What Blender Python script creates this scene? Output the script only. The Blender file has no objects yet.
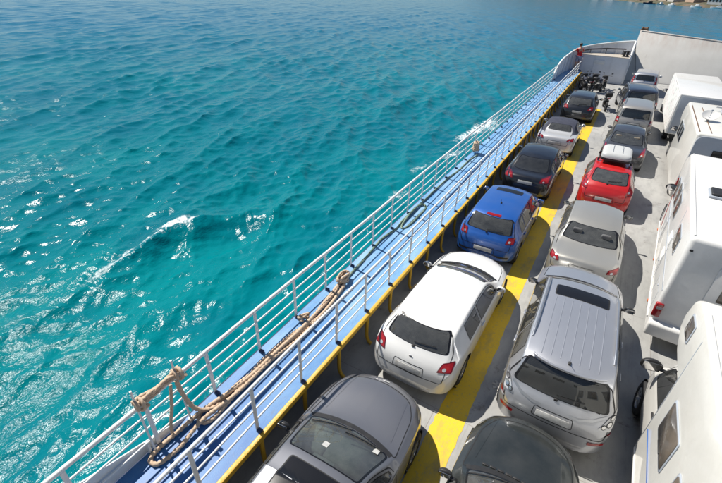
import bpy, bmesh, math, random
import numpy as np
from mathutils import Vector, Matrix
from mathutils.bvhtree import BVHTree
random.seed(4); rng = np.random.default_rng(7)
S = bpy.context.scene
C = S.collection
PI = math.pi

# ------------------------------------------------------------------ materials
MATS = {}
def new_mat(name):
    m = bpy.data.materials.new(name); m.use_nodes = True
    nt = m.node_tree; b = nt.nodes['Principled BSDF']
    return m, nt, b
def N(nt, typ, **kw):
    n = nt.nodes.new(typ)
    for k, v in kw.items():
        if hasattr(n, k): setattr(n, k, v)
        else: n.inputs[k].default_value = v
    return n
def rgba(c): return (c[0], c[1], c[2], 1)
def ramp(nt, fac, stops):
    r = nt.nodes.new('ShaderNodeValToRGB')
    el = r.color_ramp.elements
    while len(el) < len(stops): el.new(.5)
    for e, (p, c) in zip(el, stops): e.position = p; e.color = rgba(c) if not np.isscalar(c) else (c, c, c, 1)
    nt.links.new(fac, r.inputs[0]); return r.outputs[0]
def mixc(nt, fac, a, b):
    m = nt.nodes.new('ShaderNodeMix'); m.data_type = 'RGBA'
    for i, v in ((0, fac), (6, a), (7, b)):
        if hasattr(v, 'links'): nt.links.new(v, m.inputs[i])
        elif np.isscalar(v): m.inputs[i].default_value = v
        else: m.inputs[i].default_value = rgba(v)
    return m.outputs[2]
def noise(nt, scale, detail=4, rough=.55, stretch=(1, 1, 1), coord='Object', off=(0, 0, 0)):
    tc = nt.nodes.new('ShaderNodeTexCoord'); mp = nt.nodes.new('ShaderNodeMapping')
    mp.inputs['Scale'].default_value = stretch; mp.inputs['Location'].default_value = off
    nt.links.new(tc.outputs[coord], mp.inputs[0])
    n = N(nt, 'ShaderNodeTexNoise', Scale=scale, Detail=detail, Roughness=rough)
    nt.links.new(mp.outputs[0], n.inputs[0]); return n.outputs['Fac']
def bump(nt, b, h, strength=.3, dist=.02):
    n = N(nt, 'ShaderNodeBump', Strength=strength, Distance=dist)
    nt.links.new(h, n.inputs['Height']); nt.links.new(n.outputs[0], b.inputs['Normal'])
def worn(name, col, dirt, rough=.45, scale=3, lo=.45, hi=.75, amt=1., metallic=0, bs=.12, stretch=(1, 1, 1), coat=0):
    """paint or metal with large uneven wear and a fine grain"""
    m, nt, b = new_mat(name)
    n1 = noise(nt, scale, 6, .65, stretch); n2 = noise(nt, scale * 9, 4, .6, stretch, off=(3, 1, 7))
    f = ramp(nt, n1, [(lo, 0.), (hi, amt)])
    mid = tuple(.86 * c for c in col)
    c1 = mixc(nt, n2, col, mid)
    c2 = mixc(nt, f, c1, dirt)
    nt.links.new(c2, b.inputs['Base Color'])
    rr = ramp(nt, n2, [(.3, rough * .8), (.7, min(1, rough * 1.25))]); nt.links.new(rr, b.inputs['Roughness'])
    b.inputs['Metallic'].default_value = metallic; b.inputs['Coat Weight'].default_value = coat
    bump(nt, b, n2, bs, .01); return m
def plain(name, col, rough=.5, metallic=0, coat=0, emit=None):
    m, nt, b = new_mat(name)
    b.inputs['Base Color'].default_value = rgba(col); b.inputs['Roughness'].default_value = rough
    b.inputs['Metallic'].default_value = metallic; b.inputs['Coat Weight'].default_value = coat
    return m
def paint(name, col, metallic=.0, rough=.35, dust_sheen=.12):
    """car paint: flakes, clear coat, a dusty film; dark trim on the inside face"""
    m, nt, b = new_mat(name)
    n1 = noise(nt, 2.3, 6, .65); n2 = noise(nt, 900, 1, .5); n3 = noise(nt, 40, 5, .7)
    f = ramp(nt, n1, [(.35, .0), (.8, dust_sheen)])
    dark = tuple(c * (.82 if metallic else .97) for c in col)
    c0 = mixc(nt, n2, dark, col)
    c1 = mixc(nt, f, c0, (.30, .28, .25))
    geo = nt.nodes.new('ShaderNodeNewGeometry')
    c2 = mixc(nt, geo.outputs['Backfacing'], c1, (.03, .03, .032))
    nt.links.new(c2, b.inputs['Base Color'])
    b.inputs['Metallic'].default_value = metallic; b.inputs['Roughness'].default_value = rough
    b.inputs['Coat Weight'].default_value = 1; 
    cr = ramp(nt, n3, [(.3, .03), (.75, .12)]); nt.links.new(cr, b.inputs['Coat Roughness'])
    return m
def glass(name, tint, refl=2.3, dust_sheen=.10):
    m = bpy.data.materials.new(name); m.use_nodes = True; nt = m.node_tree; nt.nodes.clear()
    out = nt.nodes.new('ShaderNodeOutputMaterial'); mx = nt.nodes.new('ShaderNodeMixShader')
    t = nt.nodes.new('ShaderNodeBsdfTransparent'); t.inputs[0].default_value = rgba(tint)
    g = nt.nodes.new('ShaderNodeBsdfGlossy'); g.inputs['Roughness'].default_value = .02
    fr = N(nt, 'ShaderNodeFresnel', IOR=1.52); mu = N(nt, 'ShaderNodeMath', operation='MULTIPLY'); mu.inputs[1].default_value = refl
    nt.links.new(fr.outputs[0], mu.inputs[0]); nt.links.new(mu.outputs[0], mx.inputs[0])
    nt.links.new(t.outputs[0], mx.inputs[1]); nt.links.new(g.outputs[0], mx.inputs[2]); 
    d = nt.nodes.new('ShaderNodeBsdfDiffuse'); m2 = nt.nodes.new('ShaderNodeMixShader')
    nn = noise(nt, 5, 5, .65); q = ramp(nt, nn, [(.3, dust_sheen * .6), (.75, dust_sheen * 1.3)]); d.inputs[0].default_value = (.46, .47, .45, 1)  # pale diffuse film stands in for the sky mirrored in the glass
    nt.links.new(q, m2.inputs[0]); nt.links.new(mx.outputs[0], m2.inputs[1]); nt.links.new(d.outputs[0], m2.inputs[2]); nt.links.new(m2.outputs[0], out.inputs[0])
    return m

M = dict(
 rail=worn('white_rail_paint', (.80, .80, .78), (.45, .36, .27), .4, 2.2, .60, .85, .55),
 steelwhite=worn('white_steel', (.78, .79, .78), (.50, .46, .40), .45, 1.1, .5, .85, .5),
 yellow=worn('yellow_steel', (.62, .37, .03), (.22, .13, .05), .5, 2.5, .55, .8, .7),
 navy=worn('navy_steel', (.020, .032, .085), (.04, .035, .035), .5, 1.5, .4, .8, .8),
 foot=plain('post_foot', (.02, .035, .10), .5),
 wall=worn('pale_blue_steel', (.78, .80, .84), (.60, .60, .60), .5, .7, .45, .8, .8),
 foredeck=worn('foredeck_paint', (.52, .47, .40), (.40, .34, .28), .6, 1.2, .4, .75, .8),
 tyre=worn('tyre_rubber', (.022, .022, .023), (.06, .055, .05), .8, 6, .5, .8, .6),
 rim=plain('alloy_rim', (.42, .43, .45), .32, .9),
 black=worn('black_plastic', (.018, .018, .019), (.06, .055, .05), .5, 5, .5, .85, .5),
 seam=plain('panel_gap', (.006, .006, .007), .7),
 frit=plain('glass_border', (.010, .010, .011), .18),
 inter=worn('cabin_trim', (.055, .055, .058), (.085, .085, .083), .75, 5, .4, .7, .8),
 seat=worn('seat_fabric', (.10, .10, .105), (.15, .15, .145), .9, 8, .4, .7, .8),
 seatbeige=worn('beige_seat_fabric', (.22, .19, .15), (.26, .23, .19), .9, 8, .4, .7, .8),
 glass_green=glass('green_glass', (.66, .76, .69)),
 glass_mid=glass('tinted_glass', (.36, .39, .38), 2.3, .13),
 glass_dark=glass('privacy_glass', (.07, .075, .08), 2.3, .055),
 red=worn('red_lens', (.30, .006, .009), (.42, .03, .02), .15, 9, .45, .7, .7, coat=1, bs=0),
 redrim=plain('dark_red_lens', (.12, .003, .005), .15, 0, 1),
 orange=plain('orange_lens', (.75, .16, .02), .15, 0, 1),
 clear=plain('clear_lens', (.55, .55, .56), .1, .3, 1),
 plate=worn('number_plate', (.55, .55, .53), (.3, .29, .27), .4, 9, .4, .7, .8),
 chrome=plain('chrome', (.75, .75, .76), .12, 1),
 rack=plain('brushed_rail', (.55, .56, .58), .3, .9),
 cream=worn('cream_gelcoat', (.74, .725, .67), (.60, .57, .50), .35, 1.0, .45, .85, .5, coat=.4),
 white=worn('white_gelcoat', (.78, .77, .74), (.58, .54, .47), .32, .9, .5, .85, .5, coat=.4),
 rvgrey=worn('grey_gelcoat', (.40, .44, .49), (.34, .36, .39), .4, 1.2, .4, .8, .8, coat=.3),
 pane=worn('camper_window', (.085, .075, .065), (.16, .13, .10), .12, 2.2, .35, .65, .9, coat=.5, bs=0),
 blueline=plain('blue_stripe', (.05, .14, .42), .4),
 redline=plain('red_stripe', (.5, .03, .03), .4),
 skin=plain('skin', (.52, .28, .19), .55), hair=plain('hair', (.02, .014, .01), .6),
 redshirt=worn('red_cotton', (.66, .015, .02), (.55, .012, .015), .85, 12, .4, .7, .8),
 shorts=worn('lilac_cotton', (.38, .38, .48), (.30, .30, .40), .85, 12, .4, .7, .8),
 cloth=worn('navy_canvas', (.030, .035, .060), (.05, .055, .08), .9, 6, .4, .7, .8),
 rust=worn('rusty_steel', (.16, .085, .045), (.06, .04, .03), .7, 6, .4, .7, .9),
)

# ------------------------------------------------------------------ object helpers
def link(name, mesh, parent=None, loc=(0, 0, 0), rot=(0, 0, 0)):
    o = bpy.data.objects.new(name, mesh); C.objects.link(o)
    o.location = loc; o.rotation_euler = rot
    if parent: o.parent = parent
    return o
def tag(o, label=None, cat=None, group=None, kind=None):
    if label: o['label'] = label
    if cat: o['category'] = cat
    if group: o['group'] = group
    if kind: o['kind'] = kind
    return o
def thing(name, label, cat, loc=(0, 0, 0), rz=0, group=None):
    return tag(link(name, None, None, loc, (0, 0, rz)), label, cat, group)
class MB:
    """collects shapes into one mesh"""
    def __init__(s): s.v = []; s.f = []; s.m = []; s.mi = 0; s.sm = []
    def add(s, vs, fs, smooth=False):
        o = len(s.v); s.v += [tuple(v) for v in vs]; s.f += [tuple(i + o for i in f) for f in fs]
        s.m += [s.mi] * len(fs); s.sm += [smooth] * len(fs)
    def box(s, c, d, rot=None, bev=0, seg=2):
        bm = bmesh.new(); bmesh.ops.create_cube(bm, size=1)
        for v in bm.verts: v.co = Vector((v.co.x * d[0], v.co.y * d[1], v.co.z * d[2]))
        if bev: bmesh.ops.bevel(bm, geom=list(bm.edges), offset=bev, segments=seg, affect='EDGES', profile=.5)
        T = Matrix.Translation(c) @ (rot.to_4x4() if rot else Matrix.Identity(4))
        s.bm(bm, T, bool(bev))
    def bm(s, bm, T=None, smooth=False):
        bm.verts.index_update()
        s.add([(T @ v.co if T else v.co) for v in bm.verts], [[v.index for v in f.verts] for f in bm.faces], smooth); bm.free()
    def tube(s, path, r, seg=8, closed=False, lobes=0, twist=0, caps=True):
        P = [Vector(p) for p in path]; n = len(P)
        rad = r if hasattr(r, '__len__') else [r] * n
        up = Vector((0, 0, 1)); rings = []; L = 0; prev = None
        for i in range(n):
            a = P[i - 1] if (i or closed) else P[i]; b = P[(i + 1) % n] if (i < n - 1 or closed) else P[i]
            t = (b - a).normalized()
            if prev is None:
                x = t.cross(up) if abs(t.z) < .95 else t.cross(Vector((1, 0, 0)))
            else: x = prev - t * prev.dot(t)
            if x.length < 1e-6: x = t.orthogonal()
            x.normalize(); prev = x; y = t.cross(x)
            if i: L += (P[i] - P[i - 1]).length
            ring = []
            for k in range(seg):
                th = 2 * PI * k / seg; rr = rad[i]
                if lobes: rr *= 1 + .22 * math.cos(lobes * (th - twist * L))
                ring.append(P[i] + (x * math.cos(th) + y * math.sin(th)) * rr)
            rings.append(ring)
        vs = [p for r_ in rings for p in r_]; fs = []
        for i in range(n if closed else n - 1):
            for k in range(seg):
                a = i * seg + k; b = i * seg + (k + 1) % seg; j = ((i + 1) % n) * seg
                fs.append((a, b, j + (k + 1) % seg, j + k))
        if caps and not closed:
            fs.append(tuple(range(seg))[::-1]); fs.append(tuple((n - 1) * seg + k for k in range(seg)))
        s.add(vs, fs, True)
    def lathe(s, prof, T, seg=24):
        vs = []; fs = []; n = len(prof)
        for k in range(seg):
            a = 2 * PI * k / seg
            for (r, h) in prof: vs.append(T @ Vector((r * math.cos(a), r * math.sin(a), h)))
        for k in range(seg):
            for i in range(n - 1):
                a = k * n + i; b = ((k + 1) % seg) * n + i
                fs.append((a, b, b + 1, a + 1))
        s.add(vs, fs, True)
    def prism(s, poly, x0, x1, axis='x', bev=0, seg=3):
        """polygon in the (y,z) plane pushed along x (or (x,y) along z)"""
        bm = bmesh.new()
        mk = (lambda p, q: (q, p[0], p[1])) if axis == 'x' else ((lambda p, q: (p[0], p[1], q)) if axis == 'z' else (lambda p, q: (p[0], q, p[1])))
        a = [bm.verts.new(mk(p, x0)) for p in poly]; b = [bm.verts.new(mk(p, x1)) for p in poly]
        n = len(poly); bm.faces.new(a); bm.faces.new(b[::-1])
        for i in range(n): bm.faces.new((a[i], b[i], b[(i + 1) % n], a[(i + 1) % n]))
        bmesh.ops.recalc_face_normals(bm, faces=bm.faces)
        if bev: bmesh.ops.bevel(bm, geom=list(bm.edges), offset=bev, segments=seg, affect='EDGES', profile=.5)
        s.bm(bm, None, bool(bev))
    def build(s, name, mats, parent=None, loc=(0, 0, 0), rot=(0, 0, 0), sharp=True):
        me = bpy.data.meshes.new(name); me.from_pydata(s.v, [], s.f)
        for m in (mats if isinstance(mats, (list, tuple)) else [mats]): me.materials.append(m)
        me.polygons.foreach_set('material_index', s.m); me.polygons.foreach_set('use_smooth', s.sm)
        me.update()
        if sharp and any(s.sm): me.set_sharp_from_angle(angle=math.radians(48))
        return link(name, me, parent, loc, rot)
def pchip(xs, ys):
    xs = np.asarray(xs, float); ys = np.asarray(ys, float); h = np.diff(xs); d = np.diff(ys) / h; n = len(xs)
    m = np.zeros(n)
    for i in range(1, n - 1):
        if d[i - 1] * d[i] > 0:
            w1 = 2 * h[i] + h[i - 1]; w2 = h[i] + 2 * h[i - 1]; m[i] = (w1 + w2) / (w1 / d[i - 1] + w2 / d[i])
    m[0] = d[0]; m[-1] = d[-1]
    def f(x):
        x = np.clip(x, xs[0], xs[-1]); i = np.clip(np.searchsorted(xs, x) - 1, 0, n - 2); t = (x - xs[i]) / h[i]
        return ((1 + 2 * t) * (1 - t) ** 2 * ys[i] + t * (1 - t) ** 2 * h[i] * m[i] + t * t * (3 - 2 * t) * ys[i + 1] + t * t * (t - 1) * h[i] * m[i + 1])
    return f
def smooth_path(pts, step=.04, closed=False):
    P = [np.array(p, float) for p in pts]; out = []; n = len(P)
    for i in range(n if closed else n - 1):
        p0 = P[i - 1] if (i or closed) else P[i]; p1 = P[i]; p2 = P[(i + 1) % n]; p3 = P[(i + 2) % n] if (i + 2 < n or closed) else p2
        k = max(2, int(np.linalg.norm(p2 - p1) / step))
        for j in range(k):
            t = j / k
            out.append(tuple(.5 * (2 * p1 + (p2 - p0) * t + (2 * p0 - 5 * p1 + 4 * p2 - p3) * t * t + (3 * p1 - p0 - 3 * p2 + p3) * t ** 3)))
    if not closed: out.append(tuple(P[-1]))
    return out
def round_poly(poly, r, k=4):
    out = []; n = len(poly)
    for i in range(n):
        a = np.array(poly[i - 1], float); b = np.array(poly[i], float); c = np.array(poly[(i + 1) % n], float)
        da, dc = np.linalg.norm(a - b), np.linalg.norm(c - b); q = min(r, da * .45, dc * .45)
        p0 = b + (a - b) / max(da, 1e-9) * q; p2 = b + (c - b) / max(dc, 1e-9) * q
        for j in range(k + 1):
            t = j / k; out.append(tuple((1 - t) ** 2 * p0 + 2 * t * (1 - t) * b + t * t * p2))
    return out
def dense(poly, step=.06):
    out = []; n = len(poly)
    for i in range(n):
        a = np.array(poly[i]); b = np.array(poly[(i + 1) % n]); k = max(1, int(np.linalg.norm(b - a) / step + .5))
        out += [tuple(a + (b - a) * j / k) for j in range(k)]
    return out
def inside(px, py, poly):
    P = np.array(poly); x1, y1 = P[:, 0], P[:, 1]; x2, y2 = np.roll(x1, -1), np.roll(y1, -1)
    px = np.asarray(px)[:, None]; py = np.asarray(py)[:, None]
    c = ((y1 > py) != (y2 > py)) & (px < (x2 - x1) * (py - y1) / np.where(y2 == y1, 1e-12, y2 - y1) + x1)
    return c.sum(1) % 2 == 1
def shrink(poly, d):
    P = np.array(poly, float); c = P.mean(0)
    q = P - c; l = np.linalg.norm(q, axis=1, keepdims=True)
    return [tuple(p) for p in c + q * np.maximum(0.05, 1 - d / np.maximum(l, 1e-6))]

# ------------------------------------------------------------------ vehicle shell (a lofted skin, then cut into panels)
class Shell:
    """loft of cross sections along y; features are projected on to it"""
    def __init__(s, L, W, top, belt, wroof, wplan, crown=.06, zb=.20, bowf=.22, bowr=.10, wheels=(), wr=.33, nst=120, hoodw=.80, tumble=.97):
        s.L, s.W = L, W
        T = np.array(top, float); d = np.r_[0, np.cumsum(np.linalg.norm(np.diff(T, axis=0), axis=1))]
        fy, fz = pchip(d, T[:, 0]), pchip(d, T[:, 1]); u = np.linspace(0, d[-1], nst)
        ys, zs = fy(u), fz(u); s.ztop = lambda y: np.interp(y, ys, zs)
        s.fbelt = pchip(*zip(*belt)); fwr = pchip(*zip(*wroof)); fwp = pchip(*zip(*wplan))
        hw = W / 2; V = []; s.crown = crown
        nodes = None
        for y, zt in zip(ys, zs):
            w = hw * fwp(y); be = min(s.fbelt(y), zt - .035); we = min(w * fwr(y), w * .985); zb_ = min(zb + .10 * (max(0, abs(y - L / 2) - L / 2 + .35) / .35), zt - .12)
            h = zt - be; cr = crown * min(1, h / .3 + .35); k = min(1, h / .25)
            wb = w * (tumble * k + .965 * (1 - k))
            c5 = np.array((wb, be)); c6 = np.array((we, zt - cr)); c4 = np.array((w, zb_ + .70 * (be - zb_)))
            c7 = np.array((we * .62, zt - .28 * cr))
            pts = [(0, zb_), (.8 * w, zb_), (.95 * w, zb_ + .03), (.985 * w, zb_ + .16 * (be - zb_)), (w, zb_ + .42 * (be - zb_)), c4,
                   c5 + (c4 - c5) * .35, c5, c5 + (c6 - c5) * .14, c5 + (c6 - c5) * .5, c6 + (c5 - c6) * .16, c6, c6 + (c7 - c6) * .22, c7, (we * .3, zt - .06 * cr), (0, zt)]
            P = np.array(pts, float)
            for _ in range(2):
                a = P[:-1]; b = P[1:]; Q = np.empty((2 * len(a), 2)); Q[0::2] = .75 * a + .25 * b; Q[1::2] = .25 * a + .75 * b
                P = np.vstack([P[:1], Q, P[-1:]])
            P[0, 0] = 0; P[-1, 0] = 0
            s.M = len(P)
            full = np.vstack([np.c_[-P[::-1, 0], P[::-1, 1]][:-1][::1], P])   # roof centre(-) .. bottom .. roof centre(+)
            full = np.vstack([np.c_[P[:, 0], P[:, 1]], np.c_[-P[::-1, 0], P[::-1, 1]][1:-1]])
            V.append(np.c_[full[:, 0], np.full(len(full), y), full[:, 1]])
        V = np.array(V); ns, nr = V.shape[:2]
        s.bowf, s.bowr = bowf, bowr
        V[..., 1] = s.warp(V[..., 0], V[..., 1])
        s.V = V.reshape(-1, 3); F = []
        for i in range(ns - 1):
            for k in range(nr):
                F.append((i * nr + k, i * nr + (k + 1) % nr, (i + 1) * nr + (k + 1) % nr, (i + 1) * nr + k))
        half = s.M - 1
        for base, flip in ((0, False), ((ns - 1) * nr, True)):      # end caps as strips
            for k in range(half):
                a, b = k, k + 1; c, d2 = (nr - k - 1) % nr, (nr - k) % nr
                q = [base + a, base + b, base + c, base + d2]; q2 = []
                for t in q:
                    if t not in q2: q2.append(t)
                if len(q2) >= 3: F.append(tuple(q2 if flip else q2[::-1]))
        F = [f[::-1] for f in F]
        s.F = F; s.bvh = BVHTree.FromPolygons([Vector(v) for v in s.V], F)
        me = bpy.data.meshes.new('tmp'); me.from_pydata(s.V.tolist(), [], F)
        bm = bmesh.new(); bm.from_mesh(me); bmesh.ops.recalc_face_normals(bm, faces=bm.faces); bm.faces.ensure_lookup_table()
        s.F = [tuple(v.index for v in f.verts) for f in bm.faces]; bm.to_mesh(me); bm.free()
        s.vn = np.array([v.normal[:] for v in me.vertices]); s.fc = np.array([p.center[:] for p in me.polygons]); s.fn = np.array([p.normal[:] for p in me.polygons])
        bpy.data.meshes.remove(me)
        s.owner = np.zeros(len(s.F), int)   # -1 removed, 0 body, n other panel
        s.parts = []
        # wheel arches
        s.wheels = wheels; s.wr = wr
        for wy in wheels:
            R = wr + .055
            dd = np.hypot(s.V[:, 1] - wy, s.V[:, 2] - wr); side = np.abs(s.V[:, 0]) > W * .33
            sel = side & (np.abs(dd - R) < .035)
            k = R / np.maximum(dd, 1e-6)
            s.V[sel, 1] = wy + (s.V[sel, 1] - wy) * k[sel]; s.V[sel, 2] = wr + (s.V[sel, 2] - wr) * k[sel]
            fd = np.hypot(s.fc[:, 1] - wy, s.fc[:, 2] - wr)
            s.owner[(fd < R - .004) & (np.abs(s.fc[:, 0]) > W * .33)] = -1
    def warp(s, x, y):
        t = np.clip(y / s.L, 0, 1); q = (np.abs(x) / (s.W / 2)) ** 2
        f = np.clip((t - .45) / .35, 0, 1); f = f * f * (3 - 2 * f); r = np.clip((.35 - t) / .3, 0, 1); r = r * r * (3 - 2 * r)
        return y - s.bowf * f * q + s.bowr * r * q
    AX = {'top': (0, 1, (0, 0, -1)), 'left': (1, 2, (1, 0, 0)), 'right': (1, 2, (-1, 0, 0)), 'rear': (0, 2, (0, 1, 0)), 'front': (0, 2, (0, -1, 0))}
    def hit(s, p, ax, off):
        i, j, d = s.AX[ax]; o = [0, 0, 0]; o[i] = p[0]; o[j] = p[1]
        k = 3 - i - j; o[k] = {'top': 5, 'left': -5, 'right': 5, 'rear': -3, 'front': s.L + 3}[ax]
        h = s.bvh.ray_cast(Vector(o), Vector(d))
        if h[0] is None:
            o[k] = {'top': 1., 'left': -s.W / 2, 'right': s.W / 2, 'rear': 0., 'front': s.L}[ax]
            h = s.bvh.find_nearest(Vector(o))
        n = h[1]
        if n.dot(Vector(d)) > 0: n = -n
        return h[0] + n * off
    def panel(s, poly, ax, off, rings=6, mb=None, inner=None):
        """sheet following the skin; inner = scale of the border's inner edge (border is material 1)"""
        mb = mb or MB(); P = np.array(dense(poly)); c = P.mean(0); n = len(P)
        ks = [1.0]
        if inner: ks += [inner + .003, inner - .001]
        lo = ks[-1]; ks += [lo * (1 - (i + 1) / rings) for i in range(rings)]
        vs = []; fs = []; ms = []
        for k in ks[:-1]:
            vs += [s.hit(c + (p - c) * k, ax, off) for p in P]
        vs.append(s.hit(c, ax, off)); R = len(ks) - 1
        flip = None
        for r in range(R - 1):
            for i in range(n):
                fs.append((r * n + i, r * n + (i + 1) % n, (r + 1) * n + (i + 1) % n, (r + 1) * n + i)); ms.append(1 if inner and r < 1 else 0)
        for i in range(n): fs.append(((R - 1) * n + i, (R - 1) * n + (i + 1) % n, R * n)); ms.append(0)
        a, b, c3 = (Vector(vs[t]) for t in fs[-1]); nn = (b - a).cross(c3 - a)
        if nn.dot(Vector(s.AX[ax][2])) > 0: fs = [f[::-1] for f in fs]
        mb.add(vs, fs, True); mb.m[-len(ms):] = ms
        return mb
    def cut(s, poly, ax, margin=.02, owner=-1, only=0):
        i, j, d = s.AX[ax]; q = shrink(poly, margin) if margin else poly
        sel = inside(s.fc[:, i], s.fc[:, j], q) & (s.fn @ np.array(d) < -.05)
        if ax in ('left', 'right'): sel &= (s.fc[:, 0] < 0) if ax == 'left' else (s.fc[:, 0] > 0)
        if ax == 'rear': sel &= s.fc[:, 1] < s.L * .5
        if ax == 'front': sel &= s.fc[:, 1] > s.L * .5
        if ax == 'top': sel &= s.fc[:, 2] > .5
        if only is not None: sel &= s.owner == only
        s.owner[sel] = owner
    def ribbon(s, path, ax, mb, w=.013, off=.0025, closed=True):
        P = [np.array(p) for p in dense(path, .05)] if closed else [np.array(p) for p in path]
        n = len(P); vs = []
        for i in range(n):
            a = P[i - 1] if (i or closed) else P[i]; b = P[(i + 1) % n] if (i < n - 1 or closed) else P[i]
            t = b - a; t /= max(np.linalg.norm(t), 1e-9); nn = np.array((-t[1], t[0])) * w / 2
            vs += [s.hit(P[i] + nn, ax, off), s.hit(P[i] - nn, ax, off)]
        fs = [(2 * i, 2 * i + 1, 2 * ((i + 1) % n) + 1, 2 * ((i + 1) % n)) for i in range(n if closed else n - 1)]
        mb.add(vs, fs, True)
    def emit(s, name, owner, mats, parent, extra=None, T=(0, 0, 0)):
        idx = np.where(s.owner == owner)[0]
        used = np.unique(np.concatenate([s.F[i] for i in idx])) if len(idx) else np.array([], int)
        mp = {int(u): k for k, u in enumerate(used)}
        vs = s.V[used].tolist(); fs = [tuple(mp[v] for v in s.F[i]) for i in idx]; nv = len(vs); nrm = s.vn[used].tolist()
        mi = [0] * len(fs)
        if extra:
            vs += [list(v) for v in extra.v]; fs += [tuple(i + nv for i in f) for f in extra.f]; mi += [1] * len(extra.f); nrm += [(0, 0, 0)] * len(extra.v)
        me = bpy.data.meshes.new(name); me.from_pydata(vs, [], fs)
        for m in mats: me.materials.append(m)
        me.polygons.foreach_set('material_index', mi); me.polygons.foreach_set('use_smooth', [True] * len(fs)); me.update()
        if len(nrm): me.normals_split_custom_set_from_vertices(nrm)
        return link(name, me, parent, T)

def wheel(root, x, y, r, w, T, side, rimmat):
    A = Matrix.Translation((x, y, r)) @ Matrix.Rotation(PI / 2 * side, 4, 'Y')
    mb = MB(); mb.lathe([(r * .62, -w / 2), (r * .9, -w / 2), (r * .985, -w * .38), (r, -w * .2), (r, w * .2), (r * .985, w * .38), (r * .9, w / 2), (r * .64, w / 2), (r * .62, w * .3)], A, 32)
    wh = mb.build('wheel', M['tyre'], root, T)
    rb = MB(); rb.lathe([(r * .645, w * .46), (r * .62, w * .42), (r * .58, w * .20), (r * .2, w * .24), (r * .12, w * .42), (0, w * .44)], A, 32)
    for k in range(5):
        a = 2 * PI * k / 5; d = Vector((math.cos(a), math.sin(a), 0)); e = Vector((-math.sin(a), math.cos(a), 0))
        q = [d * r * .13 + e * r * .07, d * r * .63 + e * r * .1, d * r * .63 - e * r * .1, d * r * .13 - e * r * .07]
        rb.add([A @ (p + Vector((0, 0, w * .46))) for p in q] + [A @ (p + Vector((0, 0, w * .25))) for p in q], [(0, 1, 2, 3), (4, 7, 6, 5), (0, 4, 5, 1), (1, 5, 6, 2), (2, 6, 7, 3), (3, 7, 4, 0)])
    rb.build('rim', rimmat, wh)

def mirror(root, sh, y, z, sx, T, mat, big=1.):
    x0 = abs(sh.hit((y, z), 'left', 0).x)
    bm = bmesh.new(); bmesh.ops.create_uvsphere(bm, u_segments=18, v_segments=12, radius=1)
    for v in bm.verts:
        c = v.co; c.y = c.y * .075 * big if c.y > 0 else c.y * .03; c.x *= .105 * big; c.z *= .072 * big
    mb = MB(); X = sx * (x0 + .125 * big)
    mb.bm(bm, Matrix.Translation((X, y, z + .05)) @ Matrix.Rotation(-sx * .15, 4, 'Z'), True)
    o = mb.build('wing_mirror', mat, root, T)
    st = MB(); st.box((sx * (x0 + .03), y + .01, z + .015), (.12, .06, .035), bev=.012); st.build('mirror_arm', M['black'], o)
    g = MB(); g.box((X, y - .028, z + .05), (.16 * big, .008, .10 * big), Matrix.Rotation(-sx * .15, 3, 'Z'), .003); g.build('mirror_glass', M['chrome'], o)

def lamp_poly(x0, x1, z0, z1, skew=0): return [(x0, z0), (x1, z0 + skew), (x1, z1), (x0, z1 - skew * .3)]

def interior(root, sh, T, y_ws, y_rw, seatmat, belt):
    hw = sh.W / 2; yd = y_ws - .35
    mb = MB(); mb.box((0, y_ws - .33, belt - .09), (hw * 1.62, .5, .16), bev=.05); mb.box((-.37, y_ws - .5, belt - .03), (.34, .16, .1), bev=.04); mb.build('dashboard', M['inter'], root, T)
    mb = MB(); ring = [(-.37 + .18 * math.cos(a), y_ws - .72 + .05 * math.sin(a), belt - .09 + .17 * math.sin(a)) for a in np.linspace(0, 2 * PI, 25)[:-1]]
    mb.tube(ring, .014, 6, True); mb.tube([(-.37, y_ws - .72, belt - .09), (-.37, y_ws - .5, belt - .13)], .03, 6); mb.tube([(-.53, y_ws - .72, belt - .09), (-.21, y_ws - .72, belt - .09)], .015, 6); mb.build('steering_wheel', M['black'], root, T)
    def seat(x, y, w):
        m = MB(); m.box((x, y, .52), (w, .5, .16), bev=.06); R = Matrix.Rotation(-.22, 3, 'X').to_3x3(); R = Matrix.Rotation(.22, 3, 'X')
        m.box((x, y - .30, .83), (w, .14, .62), R, .06); o = m.build('seat', seatmat, root, T)
        for hx in ([x] if w < .7 else [x - .36, x + .36]):
            h = MB(); h.box((hx, y - .39, 1.20), (.25, .09, .16), R, .04); h.build('headrest', seatmat, o)
    seat(-.37, y_ws - 1.22, .5); seat(.37, y_ws - 1.22, .5)
    if y_ws - 2.05 > y_rw + .25: seat(0, y_ws - 2.05, 1.28)
    m = MB(); m.box((0, (y_ws - 2.42 + y_rw + .12) / 2, belt - .10), (hw * 1.6, max(.2, y_ws - 2.42 - y_rw - .12), .03)); m.box((0, sh.L / 2, .30), (hw * 1.75, sh.L * .62, .04)); m.build('cabin_floor', M['inter'], root, T)
    ps = MB(); ps.box((0, y_rw + .38, belt - .03), (hw * 1.45, .46, .02), bev=.006); ps.build('parcel_shelf', M['seat'], root, T)

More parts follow.
